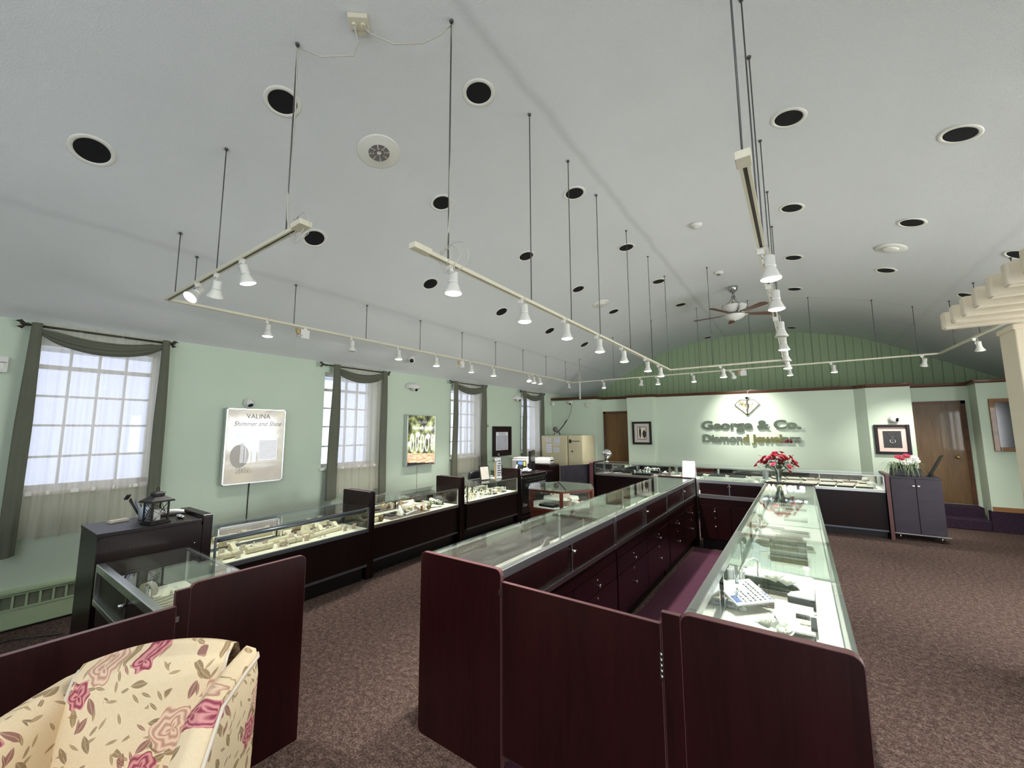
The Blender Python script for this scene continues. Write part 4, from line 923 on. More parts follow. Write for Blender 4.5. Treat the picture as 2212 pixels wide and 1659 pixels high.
for k, (yc, zc_, rw, rh, sz, sd) in enumerate(((0.11, 0.40, 0.035, 0.15, 0.045, (-0.05, -0.02)), (0.22, 0.40, 0.028, 0.14, 0.048, (0.02, 0.14)), (0.34, 0.385, 0.035, 0.15, 0.034, (-0.04, 0.03)), (0.45, 0.385, 0.045, 0.14, 0.05, (0.03, 0.12)), (0.58, 0.40, 0.028, 0.14, 0.04, (0.02, 0.03)))):
    MB().tube([(0.0955, yc + rw * math.cos(q), zc_ + rh * math.sin(q)) for q in [2 * PI * i / 24 for i in range(24)]], 0.010, 5, True).build('print_ring', ringm, t)
    MB().prism([(yc + sd[0] + sz * math.cos(q), zc_ + sd[1] + sz * math.sin(q)) for q in [2 * PI * i / 10 for i in range(10)]], 'x', 0.0946, 0.0958).build('print_gem', ringm, t)
tag(MB().tube([(XL + 0.01, 4.95, 1.045), (XL + 0.008, 4.95, 0.7), (XL + 0.008, 4.948, 0.3)], 0.005).build('power_cord', M['cord_w']), 'thin pale power cord hanging below the smaller light box', 'cord')
# framed pictures
def framed(label, o, x, y, w, h, fw, fm, mats, depth=0.03, cat='picture'):
    """o = lower left corner, x = along the wall, y = up; mats = list of (inset, material)"""
    m = basis(o, x, y); t = thing('framed_picture', label, cat); t.matrix_world = m
    for a, c in (((0, 0), (fw, h)), ((w - fw, 0), (w, h)), ((fw, 0), (w - fw, fw)), ((fw, h - fw), (w - fw, h))):
        bx('frame', (a[0], a[1], 0), (c[0], c[1], depth), fm, t, min(0.006, fw * 0.2))
    for k, (ins, mt) in enumerate(mats): bx(['picture_mat', 'print', 'print'][k] if len(mats) > 1 else 'print', (ins, ins, 0.002 + 0.003 * k), (w - ins, h - ins, 0.008 + 0.003 * k), mt, t)
    return t, m
def newsprint():
    t = NT('grey_newsprint'); c = t.coord(); v = t.n('ShaderNodeTexVoronoi', {'Vector': c, 'Scale': 42.0}).outputs[0]; n = t.noise(c, 120, 3).outputs[0]
    return t.fin(t.pbr(t.ramp(t.math('MULTIPLY_ADD', n, 0.5, v), [(0.25, srgb(96, 96, 104)), (0.7, srgb(190, 190, 200))]), 0.2))
t, m = framed('dark mahogany framed newsprint certificate on the window wall', (XL, 7.10, 1.075), (0, 1, 0), (0, 0, 1), 0.715, 0.665, 0.075, M['wood_dark'], [(0.07, M['wood']), (0.13, M['paper'])], 0.025)
bx('print', (0.15, 0.14, 0.0112), (0.565, 0.46, 0.0125), newsprint(), t)
for k in range(2): bx('heading_line', (0.2 + 0.03 * k, 0.50 - 0.03 * k, 0.0112), (0.50 - 0.03 * k, 0.512 - 0.03 * k, 0.0122), M['inkgrey'], t)
t, m = framed('black framed print of two vases on the left pilaster of the far wall', (-3.355, 9.90, 1.295), (1, 0, 0), (0, 0, 1), 0.465, 0.55, 0.05, M['iron'], [(0.045, M['mat_grey']), (0.125, M['iron']), (0.137, M['card'])], 0.03)
for xx, hh, wd in ((0.19, 0.28, 0.025), (0.29, 0.2, 0.045)):
    MB().prism([(xx + wd * math.cos(q) * (0.6 if math.sin(q) > 0.5 else 1), 0.155 + hh / 2 + hh / 2 * math.sin(q)) for q in [2 * PI * k / 16 for k in range(16)]], 'z', 0.0142, 0.0152).build('print_vase', M['bronze'], t)
t, m = framed('dark framed shadow box with silver necklace on the right pilaster', (1.118, 9.93, 1.19), (1, 0, 0), (0, 0, 1), 0.475, 0.53, 0.05, M['wood_dark'], [(0.045, M['mat_pink']), (0.115, M['charcoal'])], 0.045)
b = MB(); b.tube([(0.16, 0.40, 0.018), (0.235, 0.29, 0.018), (0.31, 0.405, 0.018)], 0.003, 5); b.build('necklace_chain', M['silver'], t)
MB().tube([(0.237 + 0.036 * math.cos(q), 0.235 + 0.036 * math.sin(q), 0.018) for q in [2 * PI * k / 18 for k in range(18)]], 0.005, 6, True).build('pendant', M['silver'], t)
MB().tube([(0.225 + 0.02 * math.cos(q), 0.228 + 0.02 * math.sin(q), 0.018) for q in [2 * PI * k / 12 for k in range(12)]], 0.004, 6, True).build('pendant', M['silver'], t)
t, m = framed('wide oak framed dark glass picture on the right-hand wall section', (2.555, 9.90, 1.275), (1, 0, 0), (0, 0, 1), 0.75, 0.85, 0.065, M['frame_oak'], [(0.06, M['screen'])], 0.035)
# wall sign: mirror letters and diamond emblem
t = thing('wall_sign', 'mirror letter sign George and Co Diamond Jewelers with diamond emblem', 'sign', (0, 10.055, 0))
def letters(s, x0, x1, zb, cap, mats):
    size = cap / 0.73
    full = text_mesh(s, size, 0.0, 0.012 * size / 0.25 * 0.9); xs = [v.co.x for v in full.vertices]; mn, k = min(xs), (x1 - x0) / (max(xs) - min(xs))
    acc = ''
    for i, ch in enumerate(s):
        acc += ch
        if ch == ' ': continue
        pm = text_mesh(acc, size, 0.0, 0.012 * size / 0.25 * 0.9); right = max(v.co.x for v in pm.vertices)
        g = text_mesh(ch, size, 0.008, 0.012 * size / 0.25 * 0.9); gr = max(v.co.x for v in g.vertices)
        g.name = 'letter'; g.transform(Matrix.Translation((right - gr - mn, 0, 0))); g.transform(Matrix.Diagonal((k, 1, 1, 1)))
        g.transform(basis((x0, -0.02, zb), (1, 0, 0), (0, 0, 1))); g.materials.append(M[mats[i % len(mats)]])
        o = bpy.data.objects.new('letter', g); COL.objects.link(o); o.parent = t
letters('George & Co.', -1.80, 0.045, 1.655, 0.185, ['silver'])
letters('Diamond Jewelers', -1.785, 0.02, 1.375, 0.165, ['silver'] * 6 + ['gold'] * 7 + ['silver'] * 4)  # gold on the middle letters paints in the yellow reflection they catch
ex, ez = -0.883, 1.945
def emb(name, pts, mat, d0, d1): return MB().prism([(ex + a, ez + c) for a, c in pts], 'y', d0, d1).build(name, mat, t)
OUT = [(0, 0), (0.23, 0.235), (0.135, 0.33), (-0.135, 0.33), (-0.23, 0.235)]
emb('emblem_half', [(-0.006, 0.02), (-0.012, 0.12), (0.0, 0.2), (-0.018, 0.26), (-0.01, 0.325), (-0.132, 0.325), (-0.222, 0.234)], M['gold'], -0.025, -0.01)
emb('emblem_half', [(0.008, 0.02), (0.222, 0.234), (0.132, 0.325), (0.035, 0.325), (0.028, 0.26), (0.045, 0.2), (0.022, 0.12)], M['gold'], -0.025, -0.01)
emb('emblem_crack', [(0.0, 0.015), (0.012, 0.03), (0.024, 0.12), (0.046, 0.2), (0.03, 0.26), (0.036, 0.328), (-0.012, 0.328), (-0.02, 0.26), (-0.002, 0.2), (-0.014, 0.12)], M['ink'], -0.018, -0.009)
def bar(name, p, q, r_, mat): MB().cyl((ex + p[0], -0.03, ez + p[1]), (ex + q[0], -0.03, ez + q[1]), r_, n=6).build(name, mat, t)
for i in range(5): bar('emblem_outline', OUT[i], OUT[(i + 1) % 5], 0.006, M['bronze'])
for p, q in (((-0.23, 0.235), (0.23, 0.235)), ((0, 0), (-0.1, 0.235)), ((0, 0), (0.1, 0.235)), ((-0.1, 0.235), (-0.135, 0.33)), ((-0.1, 0.235), (-0.04, 0.33)), ((0.1, 0.235), (0.135, 0.33)), ((0.1, 0.235), (0.05, 0.33)), ((0, 0), (-0.03, 0.235)), ((0, 0), (0.04, 0.235))): bar('emblem_facet', p, q, 0.0035, M['bronze'])
# ================================================================== FLORAL ARMCHAIR
def floral(name, axes):
    t = NT(name); c = t.coord('Object'); s3 = t.n('ShaderNodeSeparateXYZ', {'Vector': c}).outputs
    a, bb = s3[axes[0]], s3[axes[1]]
    wob = t.noise(c, 9, 3).outputs[1]
    v2 = t.n('ShaderNodeCombineXYZ', {'X': a, 'Y': bb, 'Z': 0.0}).outputs[0]
    base = t.mix(t.noise(c, 160, 2).outputs[0], srgb(232, 208, 168), srgb(244, 224, 188))
    def vor(scale, vec, rnd=0.8):
        q = t.n('ShaderNodeTexVoronoi', {'Vector': vec, 'Scale': scale, 'Randomness': rnd}, voronoi_dimensions='2D'); return q.outputs
    vw = t.n('ShaderNodeVectorMath', {0: v2, 1: t.n('ShaderNodeVectorMath', {0: wob, 'Scale': 0.03}, operation='SCALE').outputs[0]}, operation='ADD').outputs[0]
    V = vor(5.6, vw, 0.75)
    loc = t.n('ShaderNodeVectorMath', {0: vw, 1: V[2]}, operation='SUBTRACT').outputs[0]
    L = t.n('ShaderNodeSeparateXYZ', {'Vector': loc}).outputs; th = t.math('ARCTAN2', L[1], L[0])
    rr = t.n('ShaderNodeVectorMath', {0: loc}, operation='LENGTH').outputs['Value']
    rc = t.n('ShaderNodeSeparateColor', {'Color': V[1]}).outputs
    R = t.math('MULTIPLY_ADD', rc[0], 0.026, 0.034)
    rp = t.math('MULTIPLY', rr, t.math('MULTIPLY_ADD', t.math('SINE', t.math('MULTIPLY_ADD', th, 6.0, t.math('MULTIPLY', rr, 90.0))), 0.09, 1.0))
    rose = t.math('MULTIPLY', t.math('LESS_THAN', rp, R), t.math('GREATER_THAN', rc[1], 0.12))
    pet = t.math('SINE', t.math('MULTIPLY_ADD', rp, 420.0, t.math('MULTIPLY', t.math('SINE', t.math('MULTIPLY_ADD', th, 3.0, t.math('MULTIPLY', rr, 50.0))), 2.6)))
    pet = t.math('MULTIPLY_ADD', pet, 0.5, 0.5)
    pale = t.mix(pet, srgb(196, 150, 126), srgb(240, 210, 182)); deep = t.mix(pet, srgb(150, 66, 84), srgb(226, 158, 152))
    rcol = t.mix(t.math('GREATER_THAN', rc[2], 0.55), pale, deep)
    def leaves(scale, la, lb, thr_in, thr_out):            # pointed leaves, denser around the blooms
        LV = vor(scale, v2, 0.9); lc = t.n('ShaderNodeSeparateColor', {'Color': LV[1]}).outputs
        dl = t.n('ShaderNodeVectorMath', {0: v2, 1: LV[2]}, operation='SUBTRACT').outputs[0]
        q = t.n('ShaderNodeVectorRotate', {'Vector': dl, 'Angle': t.math('MULTIPLY', lc[1], 12.0)}, rotation_type='Z_AXIS').outputs[0]
        s_ = t.n('ShaderNodeSeparateXYZ', {'Vector': q}).outputs
        xn = t.math('DIVIDE', s_[0], la); w_ = t.math('MULTIPLY', t.math('SUBTRACT', 1.0, t.math('MULTIPLY', xn, xn)), lb)
        shape = t.math('LESS_THAN', t.math('ABSOLUTE', s_[1]), w_)
        near = t.math('LESS_THAN', rr, t.math('ADD', R, 0.05))
        keep = t.math('GREATER_THAN', lc[0], t.math('MULTIPLY_ADD', near, thr_in - thr_out, thr_out))
        vein = t.math('LESS_THAN', t.math('ABSOLUTE', s_[1]), 0.0012)
        lcol = t.mix(lc[2], srgb(122, 100, 70), srgb(172, 140, 100)); lcol = t.mix(t.math('GREATER_THAN', lc[2], 0.82), lcol, srgb(142, 84, 84)); lcol = t.mix(t.math('MULTIPLY', vein, 0.5), lcol, srgb(214, 190, 150))
        return t.math('MULTIPLY', shape, keep), lcol
    col = base
    for args in ((19.0, 0.026, 0.010, 0.15, 0.62), (30.0, 0.018, 0.004, 0.3, 0.5)):
        lm, lcol = leaves(*args); col = t.mix(t.math('MULTIPLY', lm, 0.85), col, lcol)
    col = t.mix(rose, col, rcol)
    return t.fin(t.pbr(col, 0.85, 0, 0.2, t.bump(t.noise(c, 400, 1).outputs[0], 0.0008)))
FXZ, FYZ = floral('floral_upholstery_front', (0, 2)), floral('floral_upholstery_side', (1, 2))
pl = onz(168, 1462, 0.87); pr_ = onz(488, 1409, 0.90); pl.z = pr_.z = 0
U = (pr_ - pl).normalized(); Dv = Vector((U.y, -U.x, 0)); mid = (pl + pr_) / 2
hw = (pr_ - pl).length / 2
t = thing('armchair', 'cream armchair with rose floral upholstery at the lower left corner', 'armchair', tuple(mid + Dv * 0.03), math.atan2(U.y, U.x))
# local frame: x to the viewer's right, -y towards the viewer
def backf(u, v):
    x = (u * 2 - 1) * (hw + 0.01)
    ctr = 1 - (u * 2 - 1) ** 2
    sec = [(-0.04, 0.40), (-0.045, 0.55), (-0.03, 0.70), (0.005, 0.82), (0.03, 0.872), (0.065, 0.893), (0.10, 0.88), (0.125, 0.83), (0.12, 0.60), (0.10, 0.22)]
    k = v * (len(sec) - 1); i = min(int(k), len(sec) - 2); f_ = k - i
    y = sec[i][0] + (sec[i + 1][0] - sec[i][0]) * f_; z = sec[i][1] + (sec[i + 1][1] - sec[i][1]) * f_
    top = max(0, (z - 0.6) / 0.3)
    puff = 0.03 * ctr ** 0.5 if v < 0.5 else -0.02 * ctr
    return (x, y - puff, z + top * (0.032 * ctr + 0.02 * u))
o = MB().grid(backf, 30, 40).build('back_cushion', FXZ, t); 
def wing(sgn, nm):
    def fn(u, v):
        y = 0.11 - 0.50 * u                                         # from behind the back to the front of the arm
        h = 0.868 + (0.012 if sgn > 0 else -0.012) - 0.05 * max(0, (u - 0.25)) - 0.22 * max(0, u - 0.55) / 0.45
        spl = 0.11 * u ** 1.5 if sgn < 0 else 0.0
        sec = [(-0.03, 0.30), (-0.03, 0.6), (-0.025, 0.8), (-0.01, 0.95), (0.03, 1.0), (0.075, 0.985), (0.085, 0.90), (0.08, 0.6), (0.07, 0.24)]
        k = v * (len(sec) - 1); i = min(int(k), len(sec) - 2); f_ = k - i
        xx = sec[i][0] + (sec[i + 1][0] - sec[i][0]) * f_; zz = (sec[i][1] + (sec[i + 1][1] - sec[i][1]) * f_) * h
        nose = max(0.0, (u - 0.93) / 0.07); back = max(0.0, (0.06 - u) / 0.06)
        xx = 0.04 + (xx - 0.04) * (1 - 0.5 * nose ** 2) * (1 - 0.3 * back ** 2)
        return (sgn * (hw + xx + spl), y, zz * (1 - 0.03 * nose))
    w_ = MB().grid(fn, 26, 32).build(nm, FYZ, t)
    MB().tube([Vector(fn(u / 20, 0.66)) + Vector((sgn * 0.004, 0, 0.004)) for u in range(0, 21)], 0.006, 6).build('piping', M['card'], w_)
    return w_
wing(-1, 'wing'); wing(1, 'wing')
MB().tube([Vector(backf(0.0, v / 20)) + Vector((0.004, -0.004, 0)) for v in range(1, 11)], 0.005, 6).build('piping', M['card'], t)
MB().tube([Vector(backf(1.0, v / 20)) + Vector((-0.004, -0.004, 0)) for v in range(1, 11)], 0.005, 6).build('piping', M['card'], t)
MB().grid(lambda u, v: ((u - 0.5) * 2 * (hw - 0.005), -0.02 - 0.56 * v, 0.43 + 0.04 * (math.sin(PI * u) * math.sin(PI * v)) ** 0.4), 16, 16).build('seat_cushion', FXZ, t, solid=0.1)
MB().box((-hw - 0.02, -0.55, 0.20), (hw + 0.02, 0.08, 0.37)).build('seat_rail', FXZ, t, bevel=0.02)
for x in (-1, 1):
    for y in (-0.5, 0.05): MB().cyl((x * (hw - 0.03), y, 0), (x * (hw - 0.03), y, 0.21), 0.018, 0.026, n=12).build('leg', M['wood_dark'], t)
# ================================================================== THINGS ON THE LANTERN CABINET
ct = 0.955
def sq_ring(b, w, z0, z1): b.box((-w, -w, z0), (w, w, z1))
t = thing('lantern', 'black metal lantern with wire lattice and white candle on the front cabinet', 'lantern', (-4.10, 1.04, ct), 0.25)
b = MB(); b.box((-0.068, -0.068, 0.0), (0.068, 0.068, 0.012)).box((-0.06, -0.06, 0.012), (0.06, 0.06, 0.022)); b.build('base', M['iron'], t, bevel=0.002)
for x in (-1, 1):
    for y in (-1, 1): bx('corner_bar', (x * 0.052 - 0.005, y * 0.052 - 0.005, 0.02), (x * 0.052 + 0.005, y * 0.052 + 0.005, 0.165), M['iron'], t)
MB().lathe([(0.115, 0.160), (0.108, 0.172), (0.045, 0.205), (0.045, 0.222), (0.055, 0.224), (0.03, 0.238), (0.001, 0.24)], 4, m=Matrix.Rotation(PI / 4, 4, 'Z'), sm=False).build('roof', M['iron'], t)
MB().tube([(0.018 * math.cos(a), 0, 0.252 + 0.014 * math.sin(a)) for a in [2 * PI * k / 14 for k in range(14)]], 0.003, 5, True).build('ring', M['iron'], t)
for k in range(4):
    b = MB()
    for q in (-0.04, 0.0, 0.04):
        b.cyl((q - 0.045 if q > -0.01 else -0.047, -0.054, 0.024 + (0.0 if q <= 0 else 0.05)), (0.047 if q < 0.03 else 0.047, -0.054, 0.16 - (0.05 if q < 0 else 0.0)), 0.0015, n=5)
        b.cyl((0.047, -0.054, 0.03 + (q + 0.04) * 0.6), (-0.047, -0.054, 0.10 + (q + 0.04) * 0.6), 0.0015, n=5)
    b.xf(Matrix.Rotation(k * PI / 2, 4, 'Z')).build('wire_lattice', M['iron'], t)
MB().lathe([(0.001, 0.022), (0.028, 0.022), (0.028, 0.10), (0.022, 0.103), (0.001, 0.098)], 16).build('candle', M['whitepetal'], t)
t = thing('pencil_cup', 'pale blue-grey pencil cup with dark scissors and pens behind the lantern', 'pencil cup', (-4.37, 1.03, ct))
MB().lathe([(0.032, 0), (0.036, 0.095), (0.0335, 0.095), (0.030, 0.004), (0.001, 0.004)], 18).build('cup', plain('blue_grey_cup', srgb(150, 160, 172), 0.5), t)
for k, (dx, dy, r_, m_) in enumerate(((-0.05, -0.10, 0.007, 'iron'), (-0.03, -0.11, 0.006, 'iron'), (-0.06, -0.06, 0.004, 'blue'), (0.01, 0.02, 0.004, 'blue'), (0.0, -0.03, 0.004, 'black'))):
    MB().cyl((dx * 0.1, dy * 0.15, 0.006), (dx * 0.9, dy * 0.8, 0.165 - 0.01 * k), r_ * 0.7, r_, n=8).build('scissors' if k < 2 else 'pen', M[m_], t)
for k in range(2): MB().tube([(-0.05 - 0.01 * k + 0.016 * math.cos(a), -0.09 - 0.012 * k + 0.01 * math.sin(a), 0.178 + 0.018 * math.sin(a)) for a in [2 * PI * i / 12 for i in range(12)]], 0.004, 5, True).build('scissor_loop', M['iron'], t)
t = thing('note_pad', 'small cream pad at the left edge of the front cabinet', 'note pad', (-4.40, 0.885, ct), 0.2)
for k in range(3): bx('sheet_block', (-0.03 + 0.001 * k, -0.055 + 0.002 * k, 0.006 * k), (0.03 + 0.001 * k, 0.055 + 0.002 * k, 0.006 * k + 0.0055), M['card'], t)
t = thing('stapler', 'grey-white desk phone handset lying beside the lantern', 'handset', (-4.36, 1.2, ct), 1.3)
MB().grid(lambda u, v: (-0.09 + 0.18 * u, 0.02 * math.cos(2 * PI * v) * (1 + 0.4 * abs(2 * u - 1)), 0.022 + 0.012 * math.sin(PI * u) + 0.016 * math.sin(2 * PI * v)), 14, 12).build('handle', M['plastic_w'], t)
bx('cradle', (-0.10, -0.03, 0), (0.10, 0.03, 0.010), M['iron'], t, 0.004)
t.name = 'phone_handset'
t = thing('glass_ornament', 'small clear crystal ornament on the front cabinet beside the lantern', 'ornament', (-4.15, 1.2, ct))
for dx, dy, r_ in ((0, 0, 0.022), (0.035, 0.012, 0.018), (-0.03, 0.02, 0.016)): MB().ball((dx, dy, r_ * 0.8), r_, 8, 5, (1.2, 0.9, 0.8)).build('crystal', M['chrome'], t)
# ================================================================== ROSES IN A CRYSTAL VASE
def petal_flower(name, mat, c, r_, parent, seed=0, layers=3, n=5, up=Vector((0, 0, 1))):
    rnd = random.Random(seed); b = MB(); q = Vector((0, 0, 1)).rotation_difference(up).to_matrix().to_4x4()
    for l in range(layers):
        rr = r_ * (1 - 0.26 * l); tilt = 0.5 + 0.42 * l
        for k in range(n):
            a = 2 * PI * k / n + l * 0.6 + rnd.uniform(-0.2, 0.2)
            pts = []
            for (x, w) in ((0.05, 0.2), (0.5, 0.55), (0.85, 0.5), (1.0, 0.2)):
                z = x * math.sin(tilt) * rr; d_ = x * math.cos(tilt) * rr
                for s in (-1, 0, 1):
                    pts.append(Vector((d_ * math.cos(a) - s * w * rr * 0.75 * math.sin(a), d_ * math.sin(a) + s * w * rr * 0.75 * math.cos(a), z + (0.12 * rr if s else 0.0) + rnd.uniform(-0.03, 0.03) * rr)))
            fs = [(i * 3 + j, i * 3 + j + 1, (i + 1) * 3 + j + 1, (i + 1) * 3 + j) for i in range(3) for j in range(2)]
            b.add(pts, fs, True)
    b.ball((0, 0, r_ * 0.35), r_ * 0.3, 6, 4)
    b.xf(Matrix.Translation(c) @ q)
    return b.build(name, mat, parent)
t = thing('flower_vase', 'crystal vase of red roses on the far end of the right island row', 'vase', (-0.262, 6.40, 0.9465))
MB().lathe([(0.001, 0), (0.040, 0), (0.036, 0.012), (0.030, 0.03), (0.033, 0.08), (0.046, 0.14), (0.064, 0.185), (0.060, 0.185), (0.042, 0.14), (0.029, 0.08), (0.026, 0.03), (0.001, 0.02)], 14, sm=False).build('vase', M['crystal'], t)
rnd = random.Random(3); st = MB(); lv = MB(); bg = None
heads = []
for k in range(44):
    a = rnd.uniform(0, 2 * PI); e = rnd.uniform(0.1, 1.0) ** 0.6
    x, y = 0.20 * e * math.cos(a), 0.13 * e * math.sin(a); z = 0.375 - 0.115 * e * e + rnd.uniform(-0.045, 0.025)
    heads.append((x, y, z))
heads += [(-0.235, 0.0, 0.225), (-0.205, 0.02, 0.27), (0.20, 0.0, 0.24), (0.12, -0.02, 0.16), (0.19, 0.03, 0.28), (0.05, 0, 0.40), (-0.02, 0, 0.395)]
for k, (x, y, z) in enumerate(heads):
    st.tube([(x * 0.08, y * 0.08, 0.03), (x * 0.25, y * 0.25, 0.17), (x * 0.8, y * 0.8, z - 0.06), (x, y, z)], 0.0022, 4)
    up = Vector((x * 2.2, y * 2.2, 0.35)).normalized()
    petal_flower('rose', M['red'] if k % 5 else M['pinkpetal'], Vector((x, y, z - 0.012)), rnd.uniform(0.034, 0.047), t, k, 3, 5, up)
def leafq(b, p, d_, ln, wd, droop=0.2):
    d_ = Vector(d_).normalized(); sd = d_.cross(Vector((0, 0, 1))); sd = sd.normalized() if sd.length > 1e-3 else Vector((1, 0, 0)); up = sd.cross(d_)
    p = Vector(p); a = p + d_ * ln * 0.45 + up * 0.06 * ln; e = p + d_ * ln - Vector((0, 0, droop * ln))
    b.add([p, a + sd * wd, e, a - sd * wd, a - up * 0.1 * ln], [(0, 1, 4), (1, 2, 4), (2, 3, 4), (3, 0, 4)], False)
for k in range(110):
    a = rnd.uniform(0, 2 * PI); e = rnd.uniform(0.05, 1.0); z = 0.20 + rnd.uniform(0, 0.14) * (1 - 0.4 * e)
    leafq(lv, (0.15 * e * math.cos(a), 0.10 * e * math.sin(a), z), (math.cos(a), math.sin(a), rnd.uniform(-0.6, 0.6)), rnd.uniform(0.04, 0.075), 0.014)
for x, z in ((-0.20, 0.345), (0.14, 0.32), (0.17, 0.35)): leafq(lv, (x * 0.9, 0, z - 0.01), (x, 0.1, 0.2), 0.06, 0.016)
st.build('stems', M['leaf'], t)['kind'] = 'stuff'
lv.build('rose_leaves', M['leaf'], t)['kind'] = 'stuff'
# ================================================================== PLANTER ON THE PLANT CABINET
t = thing('flower_planter', 'black planter with drooping grassy blades and red and white flowers', 'planter', (1.285, 8.66, 0.93))
MB().box((-0.17, -0.07, 0.0), (0.17, 0.07, 0.115)).build('trough', M['black'], t, bevel=0.006)
g = MB(); rnd = random.Random(11)
for k in range(95):
    a = rnd.uniform(0, 2 * PI); o = Vector((rnd.uniform(-0.15, 0.12), rnd.uniform(-0.05, 0.03), 0.10)); ln = rnd.uniform(0.18, 0.34); fall = rnd.uniform(0.08, 0.36)
    d_ = Vector((math.cos(a) * 1.15 - 0.1, -abs(math.sin(a)) * 0.8 - 0.12, 0)); pts = []
    for i in range(7):
        q = i / 6; pts.append(o + d_ * ln * 0.62 * q + Vector((0, 0, 0.16 * math.sin(q * 2.0) - fall * q * q)))
    vs = []
    for i, p in enumerate(pts):
        w_ = 0.006 * (1 - (i / 6) ** 2) + 0.0006; sd = d_.cross(Vector((0, 0, 1))).normalized()
        vs += [p + sd * w_, p - sd * w_]
    g.add(vs, [(2 * i, 2 * i + 1, 2 * i + 3, 2 * i + 2) for i in range(6)], True)
g.build('grass_blades', M['blade'], t)['kind'] = 'stuff'
for k, (x, y, z, m_, r_) in enumerate(((-0.06, -0.03, 0.29, 'pinkpetal', 0.055), (0.03, -0.02, 0.31, 'pinkpetal', 0.055), (-0.02, 0.03, 0.27, 'pinkpetal', 0.05), (0.11, -0.03, 0.28, 'whitepetal', 0.06), (0.0, -0.07, 0.20, 'whitepetal', 0.055), (0.14, 0.0, 0.24, 'whitepetal', 0.05), (0.06, -0.06, 0.22, 'whitepetal', 0.045))):
    petal_flower('bloom', M[m_], Vector((x, y, z - 0.03)), r_, t, k, 3, 7, Vector((x, -0.5, 0.6)).normalized())
    MB().tube([(x * 0.4, y * 0.4, 0.1), (x, y, z - 0.02)], 0.003, 4).build('flower_stem', M['leaf'], t)
t = thing('easel_sign', 'thin black slanted easel board seen edge-on behind the flower planter', 'easel', (1.56, 8.72, 0.93), 1.25)
MB().box((-0.14, -0.006, 0.0), (0.14, 0.006, 0.34)).xf(Matrix.Rotation(0.45, 4, 'X') @ Matrix.Translation((0, 0, 0.01))).build('board', M['black'], t)
MB().cyl((0, -0.12, 0.27), (0, 0.02, 0.005), 0.005, n=6).build('strut', M['iron'], t)
MB().box((-0.14, -0.03, 0), (0.14, 0.02, 0.012)).build('ledge', M['black'], t)
# ================================================================== CASH DESK EQUIPMENT
dz = 0.82
t = thing('monitor', 'thin dark monitor turned side-on at the end of the cash desk', 'monitor', (-4.50, 7.08, dz), 1.95)
bx('screen_housing', (-0.24, -0.02, 0.06), (0.24, 0.025, 0.42), M['black'], t, 0.008)
bx('screen', (-0.225, 0.0255, 0.075), (0.225, 0.027, 0.405), M['screen'], t)
bx('stand_neck', (-0.03, -0.06, 0.01), (0.03, -0.02, 0.2), M['black'], t); bx('stand_base', (-0.12, -0.12, 0), (0.12, 0.06, 0.012), M['black'], t, 0.004)
t = thing('monitor', 'dark tilted screen seen from behind near the farthest window', 'monitor', (-4.92, 6.62, dz), 2.2)
MB().box((-0.21, -0.02, 0.0), (0.21, 0.02, 0.30)).xf(Matrix.Translation((0, 0, 0.07)) @ Matrix.Rotation(-0.25, 4, 'X')).build('screen_housing', M['screen'], t, bevel=0.006)
bx('stand_base', (-0.12, -0.09, 0), (0.12, 0.09, 0.02), M['black'], t, 0.004); bx('stand_neck', (-0.03, 0.0, 0.015), (0.03, 0.04, 0.16), M['black'], t)
t = thing('card_terminal', 'small black payment screen with a blue display and yellow note', 'terminal', (-4.62, 6.88, dz), 0.9)
MB().box((-0.10, -0.012, 0.0), (0.10, 0.012, 0.17)).xf(Matrix.Translation((0, 0, 0.05)) @ Matrix.Rotation(-0.2, 4, 'X')).build('housing', M['black'], t, bevel=0.004)
MB().box((-0.08, -0.0135, 0.09), (0.03, -0.0125, 0.155)).xf(Matrix.Translation((0, 0, 0.05)) @ Matrix.Rotation(-0.2, 4, 'X')).build('display', M['skyblue'], t)
MB().box((0.04, -0.0135, 0.06), (0.085, -0.0125, 0.15)).xf(Matrix.Translation((0, 0, 0.05)) @ Matrix.Rotation(-0.2, 4, 'X')).build('sticky_note', M['yellow'], t)
bx('base', (-0.10, -0.08, 0), (0.10, 0.06, 0.05), M['black'], t, 0.01)
t = thing('receipt_stack', 'loose white receipts in a black tray on the cash desk', 'receipts', (-4.45, 6.78, dz), 0.5)
bx('tray', (-0.11, -0.08, 0), (0.11, 0.08, 0.03), M['black'], t, 0.004)
for k in range(4): MB().box((-0.08, -0.05, 0.0), (0.07, 0.05, 0.002)).xf(Matrix.Translation((0.01 * k, 0.012 * k, 0.034 + 0.012 * k)) @ Matrix.Rotation(0.3 * k, 4, 'Z') @ Matrix.Rotation(0.12 * k, 4, 'X')).build('receipt', M['paper'], t)
t = thing('paper_cup', 'white paper cup at the front of the cash desk', 'cup', (-4.38, 6.46, dz))
MB().lathe([(0.001, 0), (0.028, 0), (0.037, 0.095), (0.039, 0.097), (0.036, 0.098), (0.027, 0.004), (0.001, 0.004)], 18).build('cup', M['paper'], t)
t = thing('desk_sign', 'tilted white sign in a black frame at the near corner of the cash desk', 'sign', (-4.40, 6.32, dz), -0.7)
mm = Matrix.Rotation(-0.3, 4, 'X')
MB().box((-0.075, -0.01, 0), (0.075, 0.01, 0.21)).xf(mm).build('frame', M['black'], t); MB().box((-0.06, -0.0125, 0.015), (0.06, -0.0105, 0.195)).xf(mm).build('sign_sheet', M['paper'], t)
MB().box((-0.004, 0.0, 0), (0.004, 0.09, 0.006)).build('stand', M['black'], t)
t = thing('phone', 'white desk phone behind the tilted sign on the cash desk', 'phone', (-4.66, 6.40, dz), 0.4)
bx('base', (-0.08, -0.09, 0), (0.08, 0.09, 0.05), M['plastic_w'], t, 0.012)
